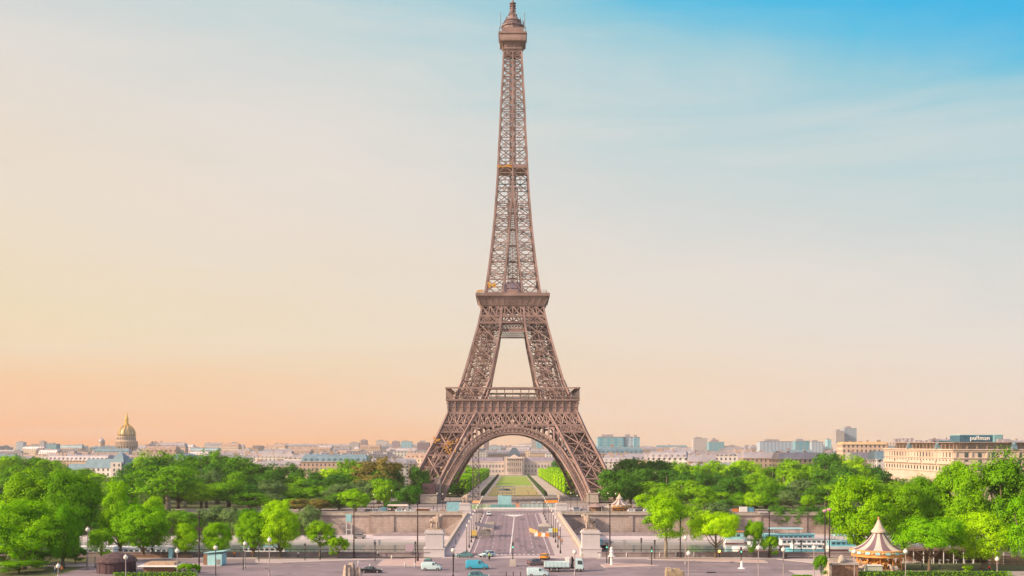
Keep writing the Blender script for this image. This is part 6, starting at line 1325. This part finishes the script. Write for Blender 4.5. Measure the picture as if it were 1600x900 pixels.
# ------------------------------------------------------------------ carousels
def carousel(loc, label, seed):
    t = thing('carousel', label, 'carousel', loc); R = 5.4
    WARM = mat('gilded_orange_wood', (.75, .40, .14), .45, .1, .25, 1.4, 0, (.62, .26, .06)); CRM = mat('tent_cream', (.56, .50, .46), .7, 0, .05, 1); MAU = mat('tent_mauve', (.20, .13, .16), .7, 0, .08, 1)
    w = MB(); w.lathe([(5.6, 0), (5.6, .35), (5.3, .5)], 32); w.part('platform', WOOD, t)
    w = MB(); w.lathe([(1.7, .5), (1.7, 3.6), (2.0, 3.7)], 16); w.part('centre_drum', WARM, t)
    prof_ = [(6.0, 4.45), (4.9, 4.75), (3.8, 5.25), (2.9, 5.9), (2.1, 6.7), (1.45, 7.6), (1.25, 8.0)]; n = 36; w = MB()
    for i in range(len(prof_)-1):
        for k in range(n):
            w.cur = (k//2) % 2; a0, a1 = 2*PI*k/n, 2*PI*(k+1)/n; (r0, h0), (r1, h1) = prof_[i], prof_[i+1]
            w.quad((r0*math.cos(a0), r0*math.sin(a0), h0), (r0*math.cos(a1), r0*math.sin(a1), h0), (r1*math.cos(a1), r1*math.sin(a1), h1), (r1*math.cos(a0), r1*math.sin(a0), h1))
    w.part('striped_roof', [CRM, MAU], t)
    w = MB(); w.lathe([(1.5, 8.0), (1.65, 8.15), (1.6, 8.4), (1.15, 8.9), (.62, 9.9), (.22, 10.8), (.12, 11.0)], 18); lt = w.part('spire', mat('spire_canvas', (.60, .48, .40), .6, 0, .1, 1), t); w = MB(); w.ball(0, 0, 11.2, .3, 10, 6); w.part('finial', mat('copper', (.55, .22, .10), .4, .5), lt)
    w = MB(); m_ = 18
    w.lathe([(5.7, 3.3), (5.95, 3.6), (6.1, 4.4), (5.9, 4.5)], 36); fr = w.part('fascia', WARM, t); q = MB()
    for k in range(m_): a = 2*PI*k/m_; q.lathe([(.02, -.0), (.32, .05), (.3, .12)], 8, 6.12*math.cos(a), 6.12*math.sin(a), 3.9); q.box(6.08*math.cos(a+.17), 6.08*math.sin(a+.17), 3.65, .12, 1.0, .55, a+.17)
    q.part('painted_shield', CYAN, fr); q = MB()
    q.lathe([(5.74, 3.0), (5.84, 3.0), (5.84, 3.42), (5.74, 3.42)], 36)
    q.part('scalloped_trim', WARM, fr)
    for k in range(12): a = 2*PI*(k+.5)/12; w = MB(); w.lathe([(.16, .5), (.09, .9), (.08, 3.1), (.2, 3.4)], 8, 5.2*math.cos(a), 5.2*math.sin(a)); w.part('column', WARM, t)
    HP = bpy.data.meshes.get('carousel_horse') or HORSE.copy(); HP.name = 'carousel_horse'; HP.materials.clear(); HP.materials.append(WARM)
    for k in range(12):
        for rr_, off in ((4.3, 0), (3.0, .26)):
            a = 2*PI*k/12+off; o = bpy.data.objects.new('horse', HP); COL.objects.link(o); o.parent = t; o.location = (rr_*math.cos(a), rr_*math.sin(a), .75+.2*(k % 2)); o.rotation_euler = (0, 0, a+PI/2); o.scale = (.62, .62, .62)
            w = MB(); w.beam((rr_*math.cos(a), rr_*math.sin(a), .5), (rr_*math.cos(a), rr_*math.sin(a), 3.5), .07)
            w.part('horse_pole', MATS['gilding'], t)
    return t
carousel((X(1373, 238.5), 238.5, 0), 'two tier carousel with striped cream and mauve conical roof at the lower right', 1)
for o in []: pass
c2 = carousel((X(968, 443), 443, -.1), 'smaller striped roof carousel on the far quay right of the tower', 2); c2.scale = (.82, .82, .66)
t = thing('ticket_booth', 'low pale green ticket booth in front of the near carousel', 'booth', (X(1365, 230), 230.3, 0)); w = MB(); w.box(0, 0, 0, 3.4, 1.6, 1.7); w.part('base', mat('pale_green_board', (.50, .54, .42), .7, 0, .08, 1), t); w = MB(); w.box(0, 0, 1.703, 3.7, 1.9, .15); w.part('counter', WHITE, t)
for i, (px, f) in enumerate(((1343, 1), (1398, -1))):
    o = bpy.data.objects.new('sculpted_horse', HORSEST); COL.objects.link(o); o.location = (X(px, 229.5), 229.5, .0); o.scale = (.9*f, .9, .9); tag(o, ('left', 'right')[i]+' pale horse figure standing before the near carousel', 'statue')
# terrace shelters right of the carousel
t = thing('terrace_shelter', 'long low shelter with dark roof and posts behind the lower right trees', 'shelter', (X(1490, 250), 252, 0)); w = MB(); w.box(0, 0, 2.9, 24, 4.5, .45); w.part('roof', mat('brown_canopy', (.22, .14, .12), .8, 0, .1, .6), t); w = MB(); [w.box(-11.5+i*2.3, -2, 0, .16, .16, 2.9) for i in range(11)]; w.part('post', WHITE, t); w = MB(); w.box(0, 1.9, 0, 23, .2, 2.8); w.part('back_wall', WOOD, t); 
for i in range(12):
    x = -10.5+i*1.9; w = MB(); w.lathe([(.3, 0), (.05, .06), (.05, .7), (.4, .72), (.4, .78)], 10); w.single('cafe_table', WHITE, 'small white round cafe table under the long dark shelter', 'table', (X(1490, 250)+x, 250.6, 0), 0, 'cafe tables under the long dark shelter')
t = thing('slat_fence', 'brown slatted fence at the right edge behind the lower right trees', 'fence', (X(1590, 246), 246, 0)); w = MB(); [w.box(0, 0, .2+i*.35, 16, .08, .26) for i in range(6)]; w.part('slat', WOOD, t); w = MB(); [w.box(-8+i*2.6, .1, 0, .14, .14, 2.4) for i in range(7)]; w.part('post', BARK, t)
strip('garden_path', [(60, 224), (120, 224), (120, 234), (60, 236)], PAVE, .05)

# ------------------------------------------------------------------ boats
def boat(px, d, L_, label, hull, sup, awn, hz=1.6, flip=1, sup_h=2.2, z=-9.0, roofm=None, frac=.75):
    t = thing('moored_boat', label, 'boat', (X(px, d), d, z), 0 if flip > 0 else PI); h = L_/2; w = MB()
    st = [(-h, .55), (-h*.94, .92), (-h*.5, 1), (h*.55, 1), (h*.82, .7), (h, .06)]; B = 2.6; vs = []
    for x, k in st: vs += [(x*.98, -B*k*.8, -.4), (x, -B*k, hz*(1+.25*max(0, x/h-.4))), (x, B*k, hz*(1+.25*max(0, x/h-.4))), (x*.98, B*k*.8, -.4)]
    fs = [(0, 1, 2, 3), tuple(4*(len(st)-1)+i for i in (3, 2, 1, 0))]
    for i in range(len(st)-1):
        for k in range(4): fs.append((4*i+k, 4*(i+1)+k, 4*(i+1)+(k+1) % 4, 4*i+(k+1) % 4))
    w.add(vs, fs); w.part('hull', hull, t); w = MB(); w.box(-h*.1, 0, -.02, L_*.86, 5.32, .35); w.part('waterline', mat('maroon_boot_stripe', (.14, .03, .04), .5), t)
    w = MB(); w.box(-h*.12, 0, hz, L_*frac, 4.2, sup_h, 0, .98); s_ = w.part('cabin', sup, t); w = MB(); nw = int(L_*frac/1.7)
    for y in (-2.13, 2.13): 
        for i in range(nw): w.box(-h*.12-L_*frac/2+.9+i*1.7, y, hz+sup_h*.4, 1.1, .05, sup_h*.36)
    w.part('window', GLASS, s_)
    w = MB(); w.box(-h*.12, 0, hz+sup_h+.003, L_*frac*1.03, 4.8, .22); w.part('roof', roofm or awn, t)
    if awn: 
        w = MB(); [w.beam((x, y, hz+sup_h+.2), (x, y, hz+sup_h+2.0), .08) for x in (-h*.6, -h*.2, h*.2) for y in (-1.9, 1.9)]; w.part('awning_post', WHITE, t); w = MB(); w.box(-h*.2, 0, hz+sup_h+2.0, L_*.5, 4.6, .25, 0, .96); w.part('awning', awn, t)
    w = MB()
    for y in (-2.4, 2.4):
        w.beam((h*.3, y*.98, hz+.9), (h*.8, y*.7, hz+1.1), .06); [w.beam((h*q, y*.9, hz), (h*q, y*.9, hz+.9), .05) for q in (.3, .45, .6)]
    w.beam((h*.5, 0, hz), (h*.5, 0, hz+4), .1); w.part('rail', GREYM, t); return t
BL = mat('boat_cyan', (.16, .48, .60), .4, 0, .05, 1); AW = mat('cyan_awning', (.30, .58, .66), .7, 0, .08, 1)
boat(1256, 362, 13, 'bright cyan houseboat with white roof, nearest of the moored boats', BL, WHITE, None, 1.7, -1, 1.5, roofm=WHITE)
boat(1180, 372, 16, 'white barge with pointed bow and pale deck below the small upright tree', WHITE, P_WHITE, None, 1.3, -1, 1.5, roofm=WHITE, frac=.4)
boat(1238, 392, 24, 'long boat with pale cyan awnings in front of the dark hedge', WHITE, BL, AW, 1.8, 1, 2.2)
boat(1270, 378, 26, 'long boat with rounded grey roof between the cyan awnings and the houseboat', P_GREY, WHITE, None, 1.5, 1, 2.0, roofm=mat('mauve_boat_roof', (.40, .36, .40), .6, 0, .05, 1))
boat(1325, 374, 15, 'cyan roofed boat seen left of the near carousel roof', WHITE, BL, AW, 1.5, 1, 1.6)
boat(1150, 400, 9, 'white tug with orange brown deck load between the spreading tree and the barge', WHITE, CYAN, None, 1.6, 1, 2.6, roofm=mat('rust_orange', (.6, .2, .04), .7))
boat(235, 345, 26, 'long white barge showing between trunks below the dark round tree at left', WHITE, P_WHITE, None, 1.6, 1, 2.2, roofm=WHITE)
boat(150, 340, 20, 'white boat with pale roof left of the maroon tent', WHITE, P_WHITE, None, 1.8, 1, 2.6, roofm=WHITE)
boat(420, 350, 18, 'pale green barge behind the trunks of the lime clump', mat('sage_hull', (.35, .42, .32), .6), WHITE, AW, 1.6, 1, 2.0)
boat(932, 380, 8, 'small boat with cyan roof beside the right side of the bridge', P_BLACK, CYAN, None, 1.3, 1, 1.8, z=-9.0, roofm=BL, frac=.6)
for px, lab in ((541, 'thin pale pontoon post with cyan box beside the lowest lime tree'),):
    d = 400; t = thing('pontoon_tower', lab, 'tower', (X(545, d), d, -8.0)); w = MB(); w.beam((-.9, 0, 0), (-.9, 0, 8.5), .25); w.beam((.9, 0, 0), (.9, 0, 8.5), .25); w.beam((-.9, 0, 4), (.9, 0, 4), .2); w.part('frame', WHITE, t); w = MB(); w.box(0, 0, 7, 2, 1.4, 2.6); w.part('box', CYAN, t)
t = thing('quay_van', 'small grey van parked on the lower quay by the left ramp', 'van', (X(562, 408), 408, -7.99)); w = MB(); w.box(0, 0, .4, 4.4, 1.9, .9); w.box(-.4, 0, 1.303, 3.2, 1.75, .8, 0, .85); w.part('body', GREYM, t); 
for x in (-1.4, 1.4):
    for y in (-.9, .9): w = MB(); w.tube([(x, y-.1, .35), (x, y+.1, .35)], .35, 10); w.part('wheel', TYRE, t)
w = MB(); w.box(-.4, -.86, 1.4, 2.6, .06, .45); w.part('window', GLASS, t)

# ------------------------------------------------------------------ haze
HAZE = .00007
if HAZE:
    h = MB(); h.box(0, 3600, -17, 9000, 9400, 345); hm = bpy.data.materials.new('haze'); hm.use_nodes = True; q = hm.node_tree; q.nodes.remove(q.nodes['Principled BSDF'])
    pvn = q.nodes.new('ShaderNodeVolumePrincipled'); pvn.inputs['Color'].default_value = (1.0, .95, .93, 1); pvn.inputs['Density'].default_value = HAZE; q.links.new(pvn.outputs[0], q.nodes['Material Output'].inputs['Volume'])
    o = h.struct('haze', hm, kind='stuff')
print('OBJECTS', len(bpy.data.objects))
